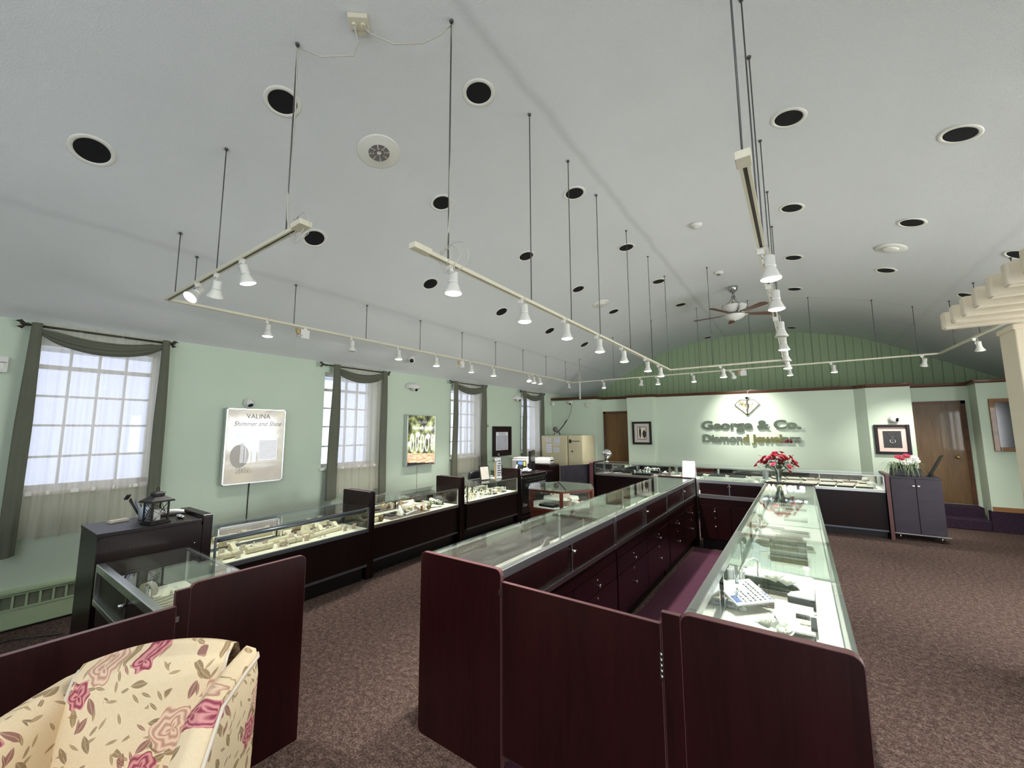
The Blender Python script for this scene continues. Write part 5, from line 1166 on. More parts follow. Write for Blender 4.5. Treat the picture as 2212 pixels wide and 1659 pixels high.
MB().grid(lambda u, v: (-0.05 + 0.03 * math.cos(2 * PI * v), -0.09 + 0.18 * u, 0.075 + 0.012 * math.sin(PI * u) + 0.02 * math.sin(2 * PI * v)), 12, 10).build('handset', M['plastic_w'], t)
for k in range(9): bx('key', (0.0 + 0.02 * (k % 3), -0.02 + 0.025 * (k // 3), 0.05), (0.014 + 0.02 * (k % 3), -0.005 + 0.025 * (k // 3), 0.056), M['inkgrey'], t)
t = thing('printer', 'white printer on the tall cabinet at the end of the cash desk', 'printer', (-4.56, 7.66, 0.93), 0.2)
bx('body', (-0.18, -0.14, 0), (0.18, 0.14, 0.11), M['plastic_w'], t, 0.02); bx('lid', (-0.17, -0.12, 0.11), (0.17, 0.13, 0.13), M['plastic_w'], t, 0.008); bx('paper_slot', (0.12, -0.10, 0.06), (0.182, 0.10, 0.085), M['ink'], t)
t = thing('printer', 'taller grey-white printer behind the side-on monitor', 'printer', (-5.05, 7.55, 0.80), 0.1)
bx('body', (-0.18, -0.18, 0), (0.18, 0.18, 0.22), M['plastic_w'], t, 0.02); bx('lid', (-0.16, -0.16, 0.22), (0.16, 0.16, 0.26), M['plastic_w'], t, 0.015)
t = thing('back_shelf', 'dark back shelf holding the taller printer behind the cash desk', 'shelf', (-5.42, 6.9, 0))
bx('carcass', (0, 0, 0), (0.52, 0.9, 0.78), M['wood_dark'], t); bx('top', (-0.01, -0.01, 0.78), (0.53, 0.91, 0.80), M['wood_dark'], t, 0.003)
# banner on the desk front
t = thing('desk_banner', 'black vinyl banner with white diamond lettering hung on the cash desk', 'banner', (-4.237, 6.27, 0.10))
MB().grid(lambda u, v: (0.006 + 0.006 * math.sin(u * 9 + v * 3) * v, 0.94 * u, 0.70 * (1 - v) - 0.015 * math.sin(PI * u) * (1 - v)), 24, 14).build('sheet', M['vinyl'], t, solid=0.002)
Bb = lambda y, z: basis((0.017, y, z), (0, 1, 0), (0, 0, 1))
rnd = random.Random(5)
b1 = MB(); b2 = MB()
for k in range(26):                                   # a first line too small to read: short strokes only
    y = 0.19 + 0.024 * k; hgt = rnd.choice((0.016, 0.02, 0.03))
    if k in (8, 15, 20): continue
    b1.box((0.0168, y, 0.595), (0.0176, y + 0.005, 0.595 + hgt)); b1.box((0.0168, y, 0.595 + rnd.choice((0.0, 0.008, 0.014))), (0.0176, y + 0.016, 0.599 + rnd.choice((0.0, 0.008, 0.014))))
b1.build('fine_print', M['inkgrey'], t)
for k in range(6):
    y = 0.15 + 0.047 * k
    b2.box((0.0168, y, 0.505), (0.0176, y + 0.007, 0.56)); b2.box((0.0168, y, 0.505 + 0.022 * (k % 3)), (0.0176, y + 0.032, 0.512 + 0.022 * (k % 3)))
b2.build('worn_print', M['mat_grey'], t)
put_text('lettering', 'DIAMONDS', 0.085, M['paper'], Bb(0.65, 0.50), t, 0.0004, 0, 0, 'CENTER', 0.42)
put_text('lettering', 'Geo', 0.08, M['paper'], Bb(0.12, 0.16), t, 0.0004, 0.001, 0, 'CENTER', 0.14)
MB().lathe([(0.001, 0), (0.09, 0.10), (0.06, 0.14), (0.001, 0.14)], 8, (0.012, 0.72, 0.30), sm=False, m=Matrix.Diagonal((0.06, 1, 1, 1))).build('printed_gem', M['mat_grey'], t)
for y in (0.02, 0.92): MB().lathe([(0.016, 0), (0.016, 0.004), (0.006, 0.004)], 10, (0.012, y, 0.68), m=Matrix.Rotation(PI / 2, 4, 'Y')).build('grommet', M['nickel'], t)
# safe and cream cabinet in the far left corner
t = thing('cream_cabinet', 'cream metal cabinet covered with taped notices in the far left corner', 'cabinet', (-5.44, 9.02, 0))
bx('carcass', (0, 0, 0), (0.73, 0.68, 1.51), M['safe'], t, 0.015)
bx('door', (0.03, -0.012, 0.06), (0.70, 0.0, 1.47), M['safe'], t, 0.006)
for k, (x, z, w_, h_) in enumerate(((0.14, 1.36, 0.15, 0.09), (0.15, 1.08, 0.155, 0.22), (0.385, 1.36, 0.15, 0.11), (0.365, 1.28, 0.155, 0.07), (0.37, 1.10, 0.15, 0.11))):
    n_ = bx('notice', (x, -0.0145, z), (x + w_, -0.0125, z + h_), M['paper'], t)
    for j in range(3): bx('text_line', (x + 0.02, -0.0155, z + h_ * (0.3 + 0.2 * j)), (x + w_ - 0.02, -0.0146, z + h_ * (0.3 + 0.2 * j) + 0.004), M['inkgrey'], n_)
t = thing('cream_safe', 'cream steel safe with black lock plate and bar handle', 'safe', (-4.695, 9.05, 0))
bx('carcass', (0, 0, 0), (0.41, 0.65, 1.515), M['safe'], t, 0.012); bx('door', (0.02, -0.012, 0.05), (0.39, 0.0, 1.48), M['safe'], t, 0.008)
bx('lock_plate', (0.04, -0.025, 1.33), (0.10, -0.012, 1.42), M['bronze'], t, 0.003)
MB().cyl((0.07, -0.03, 1.38), (0.33, -0.03, 1.38), 0.008, n=8).build('bar_handle', M['bronze'], t)
MB().cyl((0.12, -0.02, 1.13), (0.12, -0.012, 1.13), 0.02, n=12).build('keyhole', M['bronze'], t)
t = thing('desk_fan', 'small grey fan standing on top of the cream cabinet', 'fan', (-5.2, 9.35, 1.515))
MB().lathe([(0.06, 0), (0.06, 0.012), (0.012, 0.02), (0.012, 0.10), (0.001, 0.10)], 14).build('base', M['plastic_w'], t)
MB().lathe([(0.001, -0.03), (0.05, -0.03), (0.075, 0.0), (0.06, 0.02), (0.001, 0.025)], 16, (0, -0.02, 0.15), m=Matrix.Rotation(PI / 2, 4, 'X')).build('cage', M['inkgrey'], t)
tag(MB().tube([(-4.90, 9.73, 2.36), (-4.94, 9.70, 2.1), (-5.02, 9.68, 1.92), (-5.10, 9.66, 1.86)], 0.004, 5).tube([(-5.03, 9.67, 1.92), (-5.12, 9.6, 1.75), (-5.2, 9.5, 1.62), (-5.28, 9.4, 1.53)], 0.013, 6).tube([(-5.2, 9.5, 1.62), (-5.16, 9.5, 1.53)], 0.012, 6).build('cable_bundle', M['cord_b']), 'black cable bundle dropping from the camera to the top of the safe', 'cable')
tag(MB().tube([(-0.86, 10.05, 2.40), (-0.85, 10.03, 2.47), (-0.80, 10.08, 2.50), (-0.6, 10.2, 2.47)], 0.005, 5).build('camera_cable', M['cord_w']), 'white cable looping from the emblem camera over the wood trim', 'cable')
tag(MB().tube([(0.45 + 0.05 * k / 2, 10.25 + 0.03 * math.sin(k), 2.445 + 0.05 * abs(math.sin(k * 0.8))) for k in range(13)], 0.004, 5).build('loose_cable', M['cord_b']), 'dark cable lying in loops on the ledge above the far wall', 'cable')
tag(MB().box((-5.53, 0.95, 0.001), (-5.2, 1.0, 0.012)).tube([(-5.4, -0.2, 0.01), (-5.2, 0.2, 0.012), (-5.25, 0.5, 0.011), (-5.05, 0.75, 0.011)], 0.006, 5).build('floor_cable', M['cord_b']), 'thin dark cable on the floor in front of the baseboard heater', 'cable')
# ================================================================== JEWELLERY PROPS
def in_case(key, x, y):                                # case-local position to room position
    o = CASE[key]; a = o.rotation_euler.z; c, s = math.cos(a), math.sin(a)
    return (o.location.x + x * c - y * s, o.location.y + x * s + y * c), a
DECKZ = {'n': 0.565, 'w1': 0.565, 'w2': 0.565, 'w3': 0.57, 'x': 0.725}
PR = {}
def proto(kind, mat='cream', mat2=None):
    """one of each kind of prop with its parts; returns a fresh tree each time (mesh data shared)"""
    key = (kind, mat, mat2)
    if key in PR: return dup(PR[key])
    t = thing(kind, '', 'prop')
    m = M[mat]; m2 = M[mat2] if mat2 else M['alu']
    if kind == 'earring_card':
        MB().grid(lambda u, v: (-0.024 + 0.048 * u, 0.012 - 0.02 * (1 - abs(2 * v - 1)) if v < 0.5 else -0.008 + 0.028 * (v - 0.5) * 2, 0.055 * (v * 2 if v < 0.5 else 1 - (v - 0.5) * 1.6)), 2, 8, False).build('card', m, t, solid=0.003)
        for s in (-1, 1): MB().ball((s * 0.009, -0.002, 0.032), 0.005, 6, 4).build('earring', m2, t)
    elif kind == 'ring_stand':
        MB().lathe([(0.018, 0), (0.018, 0.004), (0.009, 0.008), (0.0085, 0.03), (0.004, 0.045), (0.001, 0.046)], 12).build('finger', m, t)
        MB().tube([(0.0095 * math.cos(a), 0.0095 * math.sin(a), 0.026) for a in [2 * PI * k / 12 for k in range(12)]], 0.0016, 4, True).build('ring', m2, t)
    elif kind == 'bracelet_roll':
        MB().grid(lambda u, v: (-0.11 + 0.22 * u, 0.026 * math.cos(2 * PI * v) * (0.92 + 0.08 * math.sin(PI * u)), 0.026 + 0.026 * math.sin(2 * PI * v)), 10, 14).build('roll', m, t)
        for s in (-1, 1): MB().cyl((s * 0.112, 0, 0.026), (s * 0.108, 0, 0.026), 0.026, n=14).build('roll_end', m, t)
        for x in (-0.05, 0.045): MB().tube([(x, 0.0285 * math.cos(a), 0.028 + 0.0285 * math.sin(a)) for a in [2 * PI * k / 16 for k in range(16)]], 0.0028, 4, True).build('bracelet', m2, t)
    elif kind == 'bracelet_ramp':
        MB().prism([(-0.06, 0), (0.06, 0), (0.055, 0.055), (0.03, 0.062), (-0.06, 0.012)], 'x', -0.022, 0.022).build('ramp', m, t, bevel=0.006)
        MB().tube([(0, -0.05, 0.016), (0.003, 0, 0.041), (0, 0.04, 0.064)], 0.0025, 5).build('bracelet', m2, t)
    elif kind == 'long_ramp':
        MB().grid(lambda u, v: (-0.20 + 0.40 * u, 0.028 * math.cos(PI * v) * (1 - 0.25 * u) + 0.03 * math.sin(2.2 * u), 0.004 + (0.034 + 0.012 * u) * math.sin(PI * v)), 16, 10).build('ramp', m, t, solid=0.004)
        MB().tube([(-0.16 + 0.3 * k / 8, 0.03 * math.sin(2.2 * (0.1 + 0.75 * k / 8)), 0.044 + 0.009 * k / 8) for k in range(9)], 0.003, 5).build('chain', m2, t)
    elif kind == 'necklace_bust':
        MB().grid(lambda u, v: ((0.058 * (1 - 0.75 * v ** 1.3) + 0.006) * math.cos(PI * u), -0.014 - 0.03 * math.sin(PI * u) * (1 - 0.6 * v) + 0.025 * v, 0.10 * v), 12, 10).build('bust', m, t, solid=0.004)
        MB().prism([(-0.055, -0.02), (0.055, -0.02), (0.03, 0.04), (-0.03, 0.04)], 'z', 0, 0.006).build('foot', m, t)
        MB().tube([(0.03 * math.cos(PI * (1 + u)) , -0.045 + 0.01 * abs(u - 0.5), 0.075 + 0.035 * math.sin(PI * (1 + u))) for u in [k / 10 for k in range(11)]], 0.002, 4).build('necklace', m2, t)
    elif kind == 'watch_stand':
        MB().tube([(0.024 * math.cos(a), 0, 0.032 + 0.024 * math.sin(a)) for a in [-0.9 + (PI + 1.8) * k / 14 for k in range(15)]], 0.007, 6).build('cuff', m, t)
        bx('foot', (-0.026, -0.018, 0), (0.026, 0.018, 0.010), m, t, 0.002)
        MB().cyl((0, -0.016, 0.058), (0, -0.010, 0.062), 0.014, n=14).build('watch_case', m2, t)
    elif kind == 'pad_tray':
        bx('tray', (-0.10, -0.06, 0), (0.10, 0.06, 0.018), m, t, 0.003); bx('pad', (-0.092, -0.052, 0.018), (0.092, 0.052, 0.022), m2, t)
    elif kind == 'ring_box':
        bx('base', (-0.024, -0.024, 0), (0.024, 0.024, 0.022), m, t, 0.004); MB().box((-0.024, 0, 0), (0.024, 0.012, 0.046)).xf(Matrix.Translation((0, 0.024, 0.02)) @ Matrix.Rotation(-0.25, 4, 'X')).build('lid', m, t, bevel=0.004)
        bx('slot', (-0.015, -0.004, 0.022), (0.015, 0.004, 0.025), m2, t)
    elif kind == 'price_tent':
        MB().add([(-0.022, -0.014, 0), (0.022, -0.014, 0), (0.022, 0.0, 0.032), (-0.022, 0.0, 0.032), (-0.022, 0.016, 0), (0.022, 0.016, 0)], [(0, 1, 2, 3), (3, 2, 5, 4)]).build('tent', m, t, solid=0.0015)
        for k in range(2): MB().box((-0.012, -0.0100 + 0.004 * k, 0.010 + 0.008 * k), (0.012, -0.0085 + 0.004 * k, 0.013 + 0.008 * k)).build('price_mark', M['inkgrey'], t)
    elif kind == 'stone_ball':
        MB().ball((0, 0, 0.034), 0.034, 16, 12).build('ball', m, t); MB().lathe([(0.02, 0), (0.018, 0.006), (0.012, 0.008)], 12).build('ring_base', m2, t)
    elif kind == 'acrylic_riser':
        bx('shelf', (-0.12, -0.05, 0.058), (0.12, 0.05, 0.064), m, t, 0.002)
        for s in (-1, 1): bx('leg', (s * 0.114 - 0.004, -0.05, 0), (s * 0.114 + 0.004, 0.05, 0.058), m, t)
    elif kind == 'flat_box':
        bx('box', (-0.10, -0.03, 0), (0.10, 0.03, 0.026), m, t, 0.003); bx('lid', (-0.102, -0.032, 0.026), (0.102, 0.032, 0.036), m2, t, 0.003)
    elif kind == 'light_puck':
        MB().lathe([(0.022, 0), (0.026, 0.003), (0.026, 0.008), (0.02, 0.011)], 18).build('rim', m, t); MB().lathe([(0.02, 0.0112), (0.001, 0.013)], 18).build('cap', m2, t)
    PR[key] = t; return t
CASEW = {'n': 'the near left showcase', 'w1': 'the light box showcase', 'w2': 'the showcase between dividers', 'w3': 'the watch showcase', 'l0': 'the first left island case', 'l1': 'the middle left island case', 'l2': 'the last left island case',
         'r0': 'the first right island case', 'r1': 'the middle right island case', 'r2': 'the last right island case', 'f0': 'the left far counter', 'f1': 'the middle far counter', 'f2': 'the right far counter', 'x': 'the cross case'}
DESC = {'earring_card': 'small earring card', 'ring_stand': 'ring finger stand', 'bracelet_roll': 'padded bracelet roll', 'bracelet_ramp': 'sloped bracelet ramp', 'long_ramp': 'long curved necklace ramp', 'necklace_bust': 'necklace bust',
        'watch_stand': 'watch cuff stand', 'pad_tray': 'flat jewellery tray', 'ring_box': 'open ring box', 'price_tent': 'folded price tent', 'stone_ball': 'stone ball', 'acrylic_riser': 'raised display shelf', 'flat_box': 'shallow lidded box', 'light_puck': 'round puck'}
COLN = {'cream': 'cream', 'pinkcard': 'pinkish', 'card': 'pale', 'plastic_w': 'white', 'paper': 'white', 'whitepetal': 'bright white', 'black': 'black', 'charcoal': 'charcoal', 'taupe': 'taupe', 'stone': 'brown', 'deck_g': 'grey', 'deck_w': 'off-white', 'glass': 'clear', 'amber': 'amber', 'mat_grey': 'pale grey', 'wood_dark': 'dark brown'}
def prop(kind, key, x, y, mat='cream', mat2=None, rz=0.0, z=0.0, label=None, scale=1.0):
    o = proto(kind, mat, mat2); (px_, py_), a = in_case(key, x, y)
    o.location = (px_, py_, DECKZ.get(key, {'l': 0.705, 'r': 0.705, 'f': 0.715}.get(key[0], 0.57)) + z + 0.0008); o.rotation_euler = (0, 0, a + rz)
    if scale != 1.0: o.scale = (scale,) * 3
    w_ = DESC[kind].split()[-1]; o['group'] = '%s in %s' % (w_ + ('es' if w_.endswith('x') else 's'), CASEW[key]); o['category'] = 'display prop'
    if label: o['label'] = label
    else: AUTO.setdefault((COLN[mat], DESC[kind], key), []).append((x, y, o))
    return o
AUTO = {}
rnd = random.Random(21)
R_ = lambda a: rnd.uniform(-a, a)
# window-side showcase under the large light box: cards, rolls and ramps on ivory fabric
for x in (0.14, 0.42, 0.70): prop('bracelet_roll', 'w1', x, 0.14, 'cream', 'card' if x < 0.5 else 'alu', R_(0.03))
prop('long_ramp', 'w1', 1.10, 0.17, 'cream', 'alu', 0.05); prop('long_ramp', 'w1', 0.60, 0.26, 'cream', 'alu', 0.06)
for x, y in ((0.08, 0.075), (0.22, 0.078), (0.52, 0.25), (0.62, 0.09), (0.85, 0.10), (0.93, 0.16), (1.30, 0.12), (1.42, 0.14), (1.05, 0.30), (1.2, 0.30), (0.34, 0.28), (0.18, 0.30)):
    prop('earring_card', 'w1', x, y, rnd.choice(('pinkcard', 'card')), 'nickel', R_(0.3))
for x, y in ((0.30, 0.20), (0.46, 0.33), (0.57, 0.10), (0.66, 0.10), (0.76, 0.30), (0.98, 0.10), (1.03, 0.09)): prop('ring_stand', 'w1', x, y, 'card', 'nickel', R_(1))
for x, y in ((0.78, 0.24), (0.88, 0.26)): prop('ring_box', 'w1', x, y, 'pinkcard', 'charcoal', R_(0.3))
for x in (0.30, 0.82, 1.16, 1.34): prop('bracelet_ramp', 'w1', x, 0.37, 'cream', 'alu', R_(0.2))
prop('pad_tray', 'w1', 0.38, 0.35, 'cream', 'deck', 0, 0.0, None, 0.6); prop('necklace_bust', 'w1', 1.0, 0.40, 'cream', 'alu', 0)
# showcase between the dividers: brown tray, busts, stone balls, bouquet
t = bx('velvet_mat', (0.30, 0.03, 0.0), (0.98, 0.40, 0.006), M['taupe']); t.parent = None
(qx, qy), a = in_case('w2', 0, 0); t.location = (qx, qy, 0.5655); t.rotation_euler = (0, 0, a); tag(t, 'brown velvet mat under the white busts in the showcase between the dividers', 'mat')
prop('acrylic_riser', 'w2', 0.16, 0.20, 'cream', None, 0.1, 0, 'cream raised shelf at the near end of the showcase between the dividers'); prop('bracelet_roll', 'w2', 0.10, 0.11, 'cream', 'card', 0.1)
for x, y, s in ((0.19, 0.09, 'left'), (1.04, 0.12, 'right')): prop('stone_ball', 'w2', x, y, 'stone', 'amber', 0, 0, 'brown stone ball on the %s side of the showcase between the dividers' % s)
prop('necklace_bust', 'w2', 0.56, 0.17, 'whitepetal', 'alu', 0.5, 0.006, 'bright white necklace bust lying on the brown mat between the dividers', 1.15)
prop('long_ramp', 'w2', 0.66, 0.09, 'plastic_w', 'alu', 0.2, 0.006, 'white curved ramp at the front of the brown mat between the dividers', 0.5)
for x, y, m_ in ((0.40, 0.28, 'charcoal'), (0.46, 0.20, 'charcoal'), (0.58, 0.30, 'charcoal')): prop('pad_tray', 'w2', x, y, m_, 'black', 0.3, 0.006, None, 0.55)
for x, y in ((0.48, 0.07), (0.74, 0.20), (0.80, 0.14)): prop('ring_box', 'w2', x, y, 'card', 'charcoal', R_(0.4), 0.006)
for x, y in ((0.70, 0.26), (0.80, 0.24), (0.92, 0.25)): prop('bracelet_ramp', 'w2', x, y, 'cream', 'alu', 1.2 + R_(0.3), 0.006)
for x, y in ((0.78, 0.33), (0.95, 0.33), (1.06, 0.25)): prop('necklace_bust', 'w2', x, y, 'pinkcard', 'alu', R_(0.3), 0, None, 0.8)
for x, y in ((0.95, 0.12), (0.98, 0.16), (0.24, 0.16)): prop('ring_stand', 'w2', x, y, 'plastic_w', 'nickel')
(qx, qy), a = in_case('w2', 0.88, 0.10)
t = thing('letter_stand', 'amber brown L-shaped stand in the showcase between the dividers', 'stand', (qx, qy, 0.566), a)
bx('upright', (-0.012, -0.01, 0), (0.012, 0.01, 0.075), M['amber'], t, 0.003); bx('foot', (0.012, -0.01, 0), (0.055, 0.01, 0.014), M['amber'], t, 0.003)
(qx, qy), a = in_case('w2', 1.20, 0.17)
t = thing('white_bouquet', 'white flower bouquet with green leaves in the showcase between the dividers', 'bouquet', (qx, qy, 0.566), a)
for k in range(11): petal_flower('bloom', M['whitepetal'], Vector((R_(0.085), R_(0.06), 0.03 + abs(R_(0.075)))), 0.038, t, 60 + k, 3, 6, Vector((R_(0.8), -0.3 + R_(0.5), 0.8)).normalized())
lv = MB()
for k in range(16): leafq(lv, (R_(0.06) - 0.05, R_(0.04), 0.05), (R_(1) - 0.4, R_(1), 0.4), 0.07, 0.014)
lv.build('leaves', plain('bright_green_leaf', srgb(96, 124, 60), 0.5, var=0.3), t)
t = bx('display_rock', (0, 0, 0), (0.1, 0.1, 0.1), M['charcoal']); bpy.data.objects.remove(t)
(qx, qy), a = in_case('w2', 1.40, 0.26)
b = MB(); b.ball((0, 0, 0.06), 0.08, 12, 8, (0.75, 1.2, 0.75)); b.v = [v + Vector((R_(0.012), R_(0.012), R_(0.012))) for v in b.v]
t = b.build('display_rock', plain('grey_rock', srgb(84, 80, 78), 0.8, var=0.4, vs=20)); t.location = (qx, qy, 0.566); t.rotation_euler = (0, 0, a); tag(t, 'rough grey rock at the far end of the showcase between the dividers', 'rock')
# watch showcase
for k in range(34):
    x = 0.06 + 0.118 * (k % 9) + R_(0.02); y = 0.10 + 0.085 * (k // 9) + R_(0.012)
    if k // 9 == 3 and k % 9 > 6: continue
    prop('watch_stand', 'w3', x, y, rnd.choice(('plastic_w', 'plastic_w', 'cream')), rnd.choice(('black', 'chrome', 'brass')), R_(0.35), 0, 'watch cuff stand, %s from left, %s row of the watch showcase' % (ORD[k % 9], ('front', 'second', 'third', 'rear')[k // 9]), rnd.uniform(0.9, 1.15))
for x, y in ((0.70, 0.16), (0.82, 0.12), (1.12, 0.14), (0.55, 0.36), (1.0, 0.33)): prop('pad_tray', 'w3', x, y, 'black', 'charcoal', R_(0.3), 0, None, 0.6)
for k in range(7): prop('ring_stand', 'w3', 1.12 + 0.03 * k, 0.26 + R_(0.06), 'plastic_w', 'chrome', 0, 0, None, 1.5)
prop('acrylic_riser', 'w3', 1.10, 0.30, 'deck_w', None, 0, 0, 'off-white raised shelf at the far end of the watch showcase')
# near left showcase
for k, (x, y, rz) in enumerate(((1.20, 0.27, 0.4), (0.92, 0.25, -0.5))):
    (qx, qy), a = in_case('n', x, y)
    t = thing('driftwood_bangle', ['bent grey bangle hoop at the left end of the near left showcase', 'tan twisted bangle beside the wooden block in the near left showcase'][k], 'bangle', (qx, qy, 0.566), a + rz)
    MB().grid(lambda u, v: ((0.052 + 0.003 * math.cos(2 * PI * v)) * math.cos(-0.4 + 4.0 * u), -0.02 + 0.04 * v, 0.05 + 0.052 * math.sin(-0.4 + 4.0 * u)), 20, 4).build('band', M['cream' if k else 'mat_grey'], t, solid=0.005)
    bx('foot', (-0.02, -0.02, 0), (0.02, 0.02, 0.006), M['mat_grey'], t)
(qx, qy), a = in_case('n', 0.80, 0.28)
t = thing('driftwood_block', 'weathered tan wood block draped with chains in the near left showcase', 'block', (qx, qy, 0.566), a + 0.2)
b = MB().box((-0.11, -0.08, 0), (0.11, 0.08, 0.085)); 
t2 = b.build('block', plain('weathered_wood', srgb(150, 132, 100), 0.8, var=0.3, vs=20), t, bevel=0.02, seg=3)
for k in range(5): MB().tube([(-0.10 + 0.05 * k + 0.01 * math.sin(q), -0.082 + 0.165 * q / 8, 0.087 + 0.002 * (q % 2)) for q in range(9)], 0.0025, 4).build('chain', M['bronze'], t)
for x, y, m_ in ((0.62, 0.33, 'charcoal'), (0.48, 0.36, 'taupe'), (0.40, 0.30, 'charcoal')): prop('earring_card', 'n', x, y, m_, 'brass', R_(0.5), 0, None, 1.3)
for x, y in ((0.66, 0.40), (0.30, 0.34), (0.55, 0.40)): prop('pad_tray', 'n', x, y, 'taupe', 'charcoal', R_(0.6), 0, None, 0.4)
for x, y in ((0.45, 0.16), (0.50, 0.14), (0.42, 0.18)): prop('ring_stand', 'n', x, y, 'plastic_w', 'alu', 0, 0, None, 1.3)
prop('price_tent', 'n', 1.02, 0.36, 'paper', None, 0.2, 0, None, 1.4)
# left island row: (x runs from the far end towards the camera)
L0 = ISL[0][1] - ISL[0][0]
for x in (L0 - 0.22, L0 - 0.60): prop('long_ramp', 'l0', x, 0.17, 'deck_g', 'alu', R_(0.1), 0, None, 1.05)
for x, y in ((L0 - 0.40, 0.22), (L0 - 0.50, 0.25), (L0 - 0.85, 0.22), (L0 - 0.92, 0.24), (L0 - 0.30, 0.14)): prop('earring_card', 'l0', x, y, 'mat_grey', 'nickel', R_(0.4))
for x, y in ((L0 - 0.75, 0.15), (0.30, 0.20), (0.45, 0.28)): prop('pad_tray', 'l0', x, y, 'mat_grey', 'deck_g', R_(0.3), 0, None, 0.7)
for x, y in ((0.62, 0.13), (0.20, 0.13)): prop('flat_box', 'l0', x, y, 'deck_g', 'mat_grey', R_(0.1))
prop('necklace_bust', 'l0', 0.42, 0.13, 'deck_g', 'alu', 0)
for x in (L0 - 0.66, L0 - 0.72, L0 - 0.77, L0 - 1.16): prop('light_puck', 'l0', x, 0.45, 'plastic_w', 'whitepetal')
bx('x', (0, 0, 0), (1, 1, 1), None); bpy.data.objects.remove(bpy.data.objects['x'])
for key, L in (('l0', L0), ('l1', 1.598)):
    o = MB().box((0.03, 0.40, 0.0), (L - 0.03, 0.488, 0.004)).build('rear_liner', M['deck_w']); (qx, qy), a = in_case(key, 0, 0); o.location = (qx, qy, 0.7055); o.rotation_euler = (0, 0, a)
    tag(o, 'white fabric strip along the rear of %s' % CASEW[key], 'liner')
for x, y in ((1.30, 0.14), (0.95, 0.15)): prop('long_ramp', 'l1', x, y, 'deck_g', 'alu', R_(0.1))
for x, y in ((1.10, 0.25), (1.4, 0.26), (0.8, 0.27), (0.7, 0.2), (0.55, 0.22)): prop('necklace_bust' if x < 0.9 else 'earring_card', 'l1', x, y, 'taupe' if x < 0.9 else 'mat_grey', 'alu', R_(0.3))
for x in (0.35, 0.60, 1.05): prop('flat_box', 'l1', x, 0.31, 'mat_grey', 'deck_g', R_(0.1))
for x in (0.30, 0.95): prop('light_puck', 'l1', x, 0.45, 'plastic_w', 'whitepetal')
for x, y in ((0.3, 0.2), (0.7, 0.2), (1.1, 0.22), (1.3, 0.2)): prop('pad_tray', 'l2', x, y, 'charcoal', 'taupe', R_(0.1))
for x in (0.25, 0.8, 1.2): prop('earring_card', 'l2', x, 0.34, 'card', 'nickel', R_(0.3))
# first right island showcase (x runs away from the camera, y from the aisle side to the doors)
def rz0(x, y): return in_case('r0', x, y)
def board(name, label, poly, z0, z1, mat, cat, edge=None):
    o = MB().prism(poly, 'z', 0, z1 - z0).build(name, M[mat], bevel=0.001); o.location = (0, 0, z0); tag(o, label, cat)
    if edge: MB().prism(poly, 'z', -(z0 - edge), -0.0005).build('riser', M['charcoal'], o)
    return o
P2 = [onz(*q, 0.775) for q in ((1480 + 830 / 6.144, 1130 + 570 / 6.144), (1480 + 1700 / 6.144, 1130 + 730 / 6.144), (1480 + 1725 / 6.144, 1130 + 1020 / 6.144), (1480 + 1355 / 6.144, 1130 + 945 / 6.144), (1480 + 1400 / 6.144, 1130 + 905 / 6.144), (1480 + 1530 / 6.144, 1130 + 895 / 6.144), (1480 + 1490 / 6.144, 1130 + 840 / 6.144), (1480 + 1400 / 6.144, 1130 + 790 / 6.144), (1480 + 1260 / 6.144, 1130 + 755 / 6.144), (1480 + 790 / 6.144, 1130 + 670 / 6.144))]
board('marble_board', 'white marble-look display board with a curved cutout in the first right showcase', [(v.x, v.y) for v in P2], 0.767, 0.775, 'paper', 'board', 0.7065)
P2 = [onz(1480 + x / 6.144, 1130 + y / 6.144, 0.735) for x, y in ((1190, 1000), (1700, 1100), (1720, 1340), (1735, 1490), (1290, 1400), (1180, 1200))]
board('linen_board', 'cream linen display board at the aisle side of the first right showcase', [(v.x, v.y) for v in P2], 0.727, 0.735, 'deck_w', 'board', 0.7065)
a0 = onz(1480 + 1590 / 6.144, 1130 + 1180 / 6.144, 0.737); a1 = onz(1480 + 1740 / 6.144, 1130 + 1480 / 6.144, 0.737)
t = thing('corner_bracket', 'dark angular corner bracket with grey tag on the cream linen board', 'bracket', (a1.x - 0.005, a1.y + 0.03, 0.7365))
bx('arm', (-0.012, 0, 0), (0.012, 0.13, 0.014), M['charcoal'], t); bx('arm', (-0.07, 0.118, 0), (-0.012, 0.142, 0.014), M['charcoal'], t); bx('tag', (-0.055, 0.05, 0), (-0.014, 0.105, 0.004), M['mat_grey'], t)
tl_, tr_, br_, bl_ = [onz(1480 + x / 6.144, 1130 + y / 6.144, z) for x, y, z in ((800, 810, 0.80), (1195, 835, 0.80), (1185, 1020, 0.765), (690, 1075, 0.765))]
mx = (tr_ - tl_).normalized(); 
t = thing('guarantee_sign', 'white slanted sign card with lines of writing and blue emblem', 'sign', tuple((bl_ + br_) / 2 + Vector((0, 0, -0.012))), math.atan2((br_ - bl_).y, (br_ - bl_).x))
sl_ = Matrix.Rotation(0.32, 4, 'X')
MB().box((-0.112, 0, 0), (0.112, 0.175, 0.009)).xf(sl_).build('card_block', M['paper'], t, bevel=0.002)
MB().prism([(0.0, -0.004), (0.16, -0.004), (0.16, 0.048)], 'x', -0.08, 0.08).build('wedge_stand', M['mat_grey'], t)
for k, n_ in enumerate((5, 7, 4, 8, 9, 4)):
    x = -0.055 + 0.030 * k
    for j in range(n_): MB().box((x, 0.012 + 0.0165 * j, 0.0091), (x + 0.009 + 0.003 * ((j + k) % 2), 0.012 + 0.0165 * j + 0.012, 0.0096)).xf(sl_).build('script_line', M['blue'] if k == 5 else M['ink'], t)
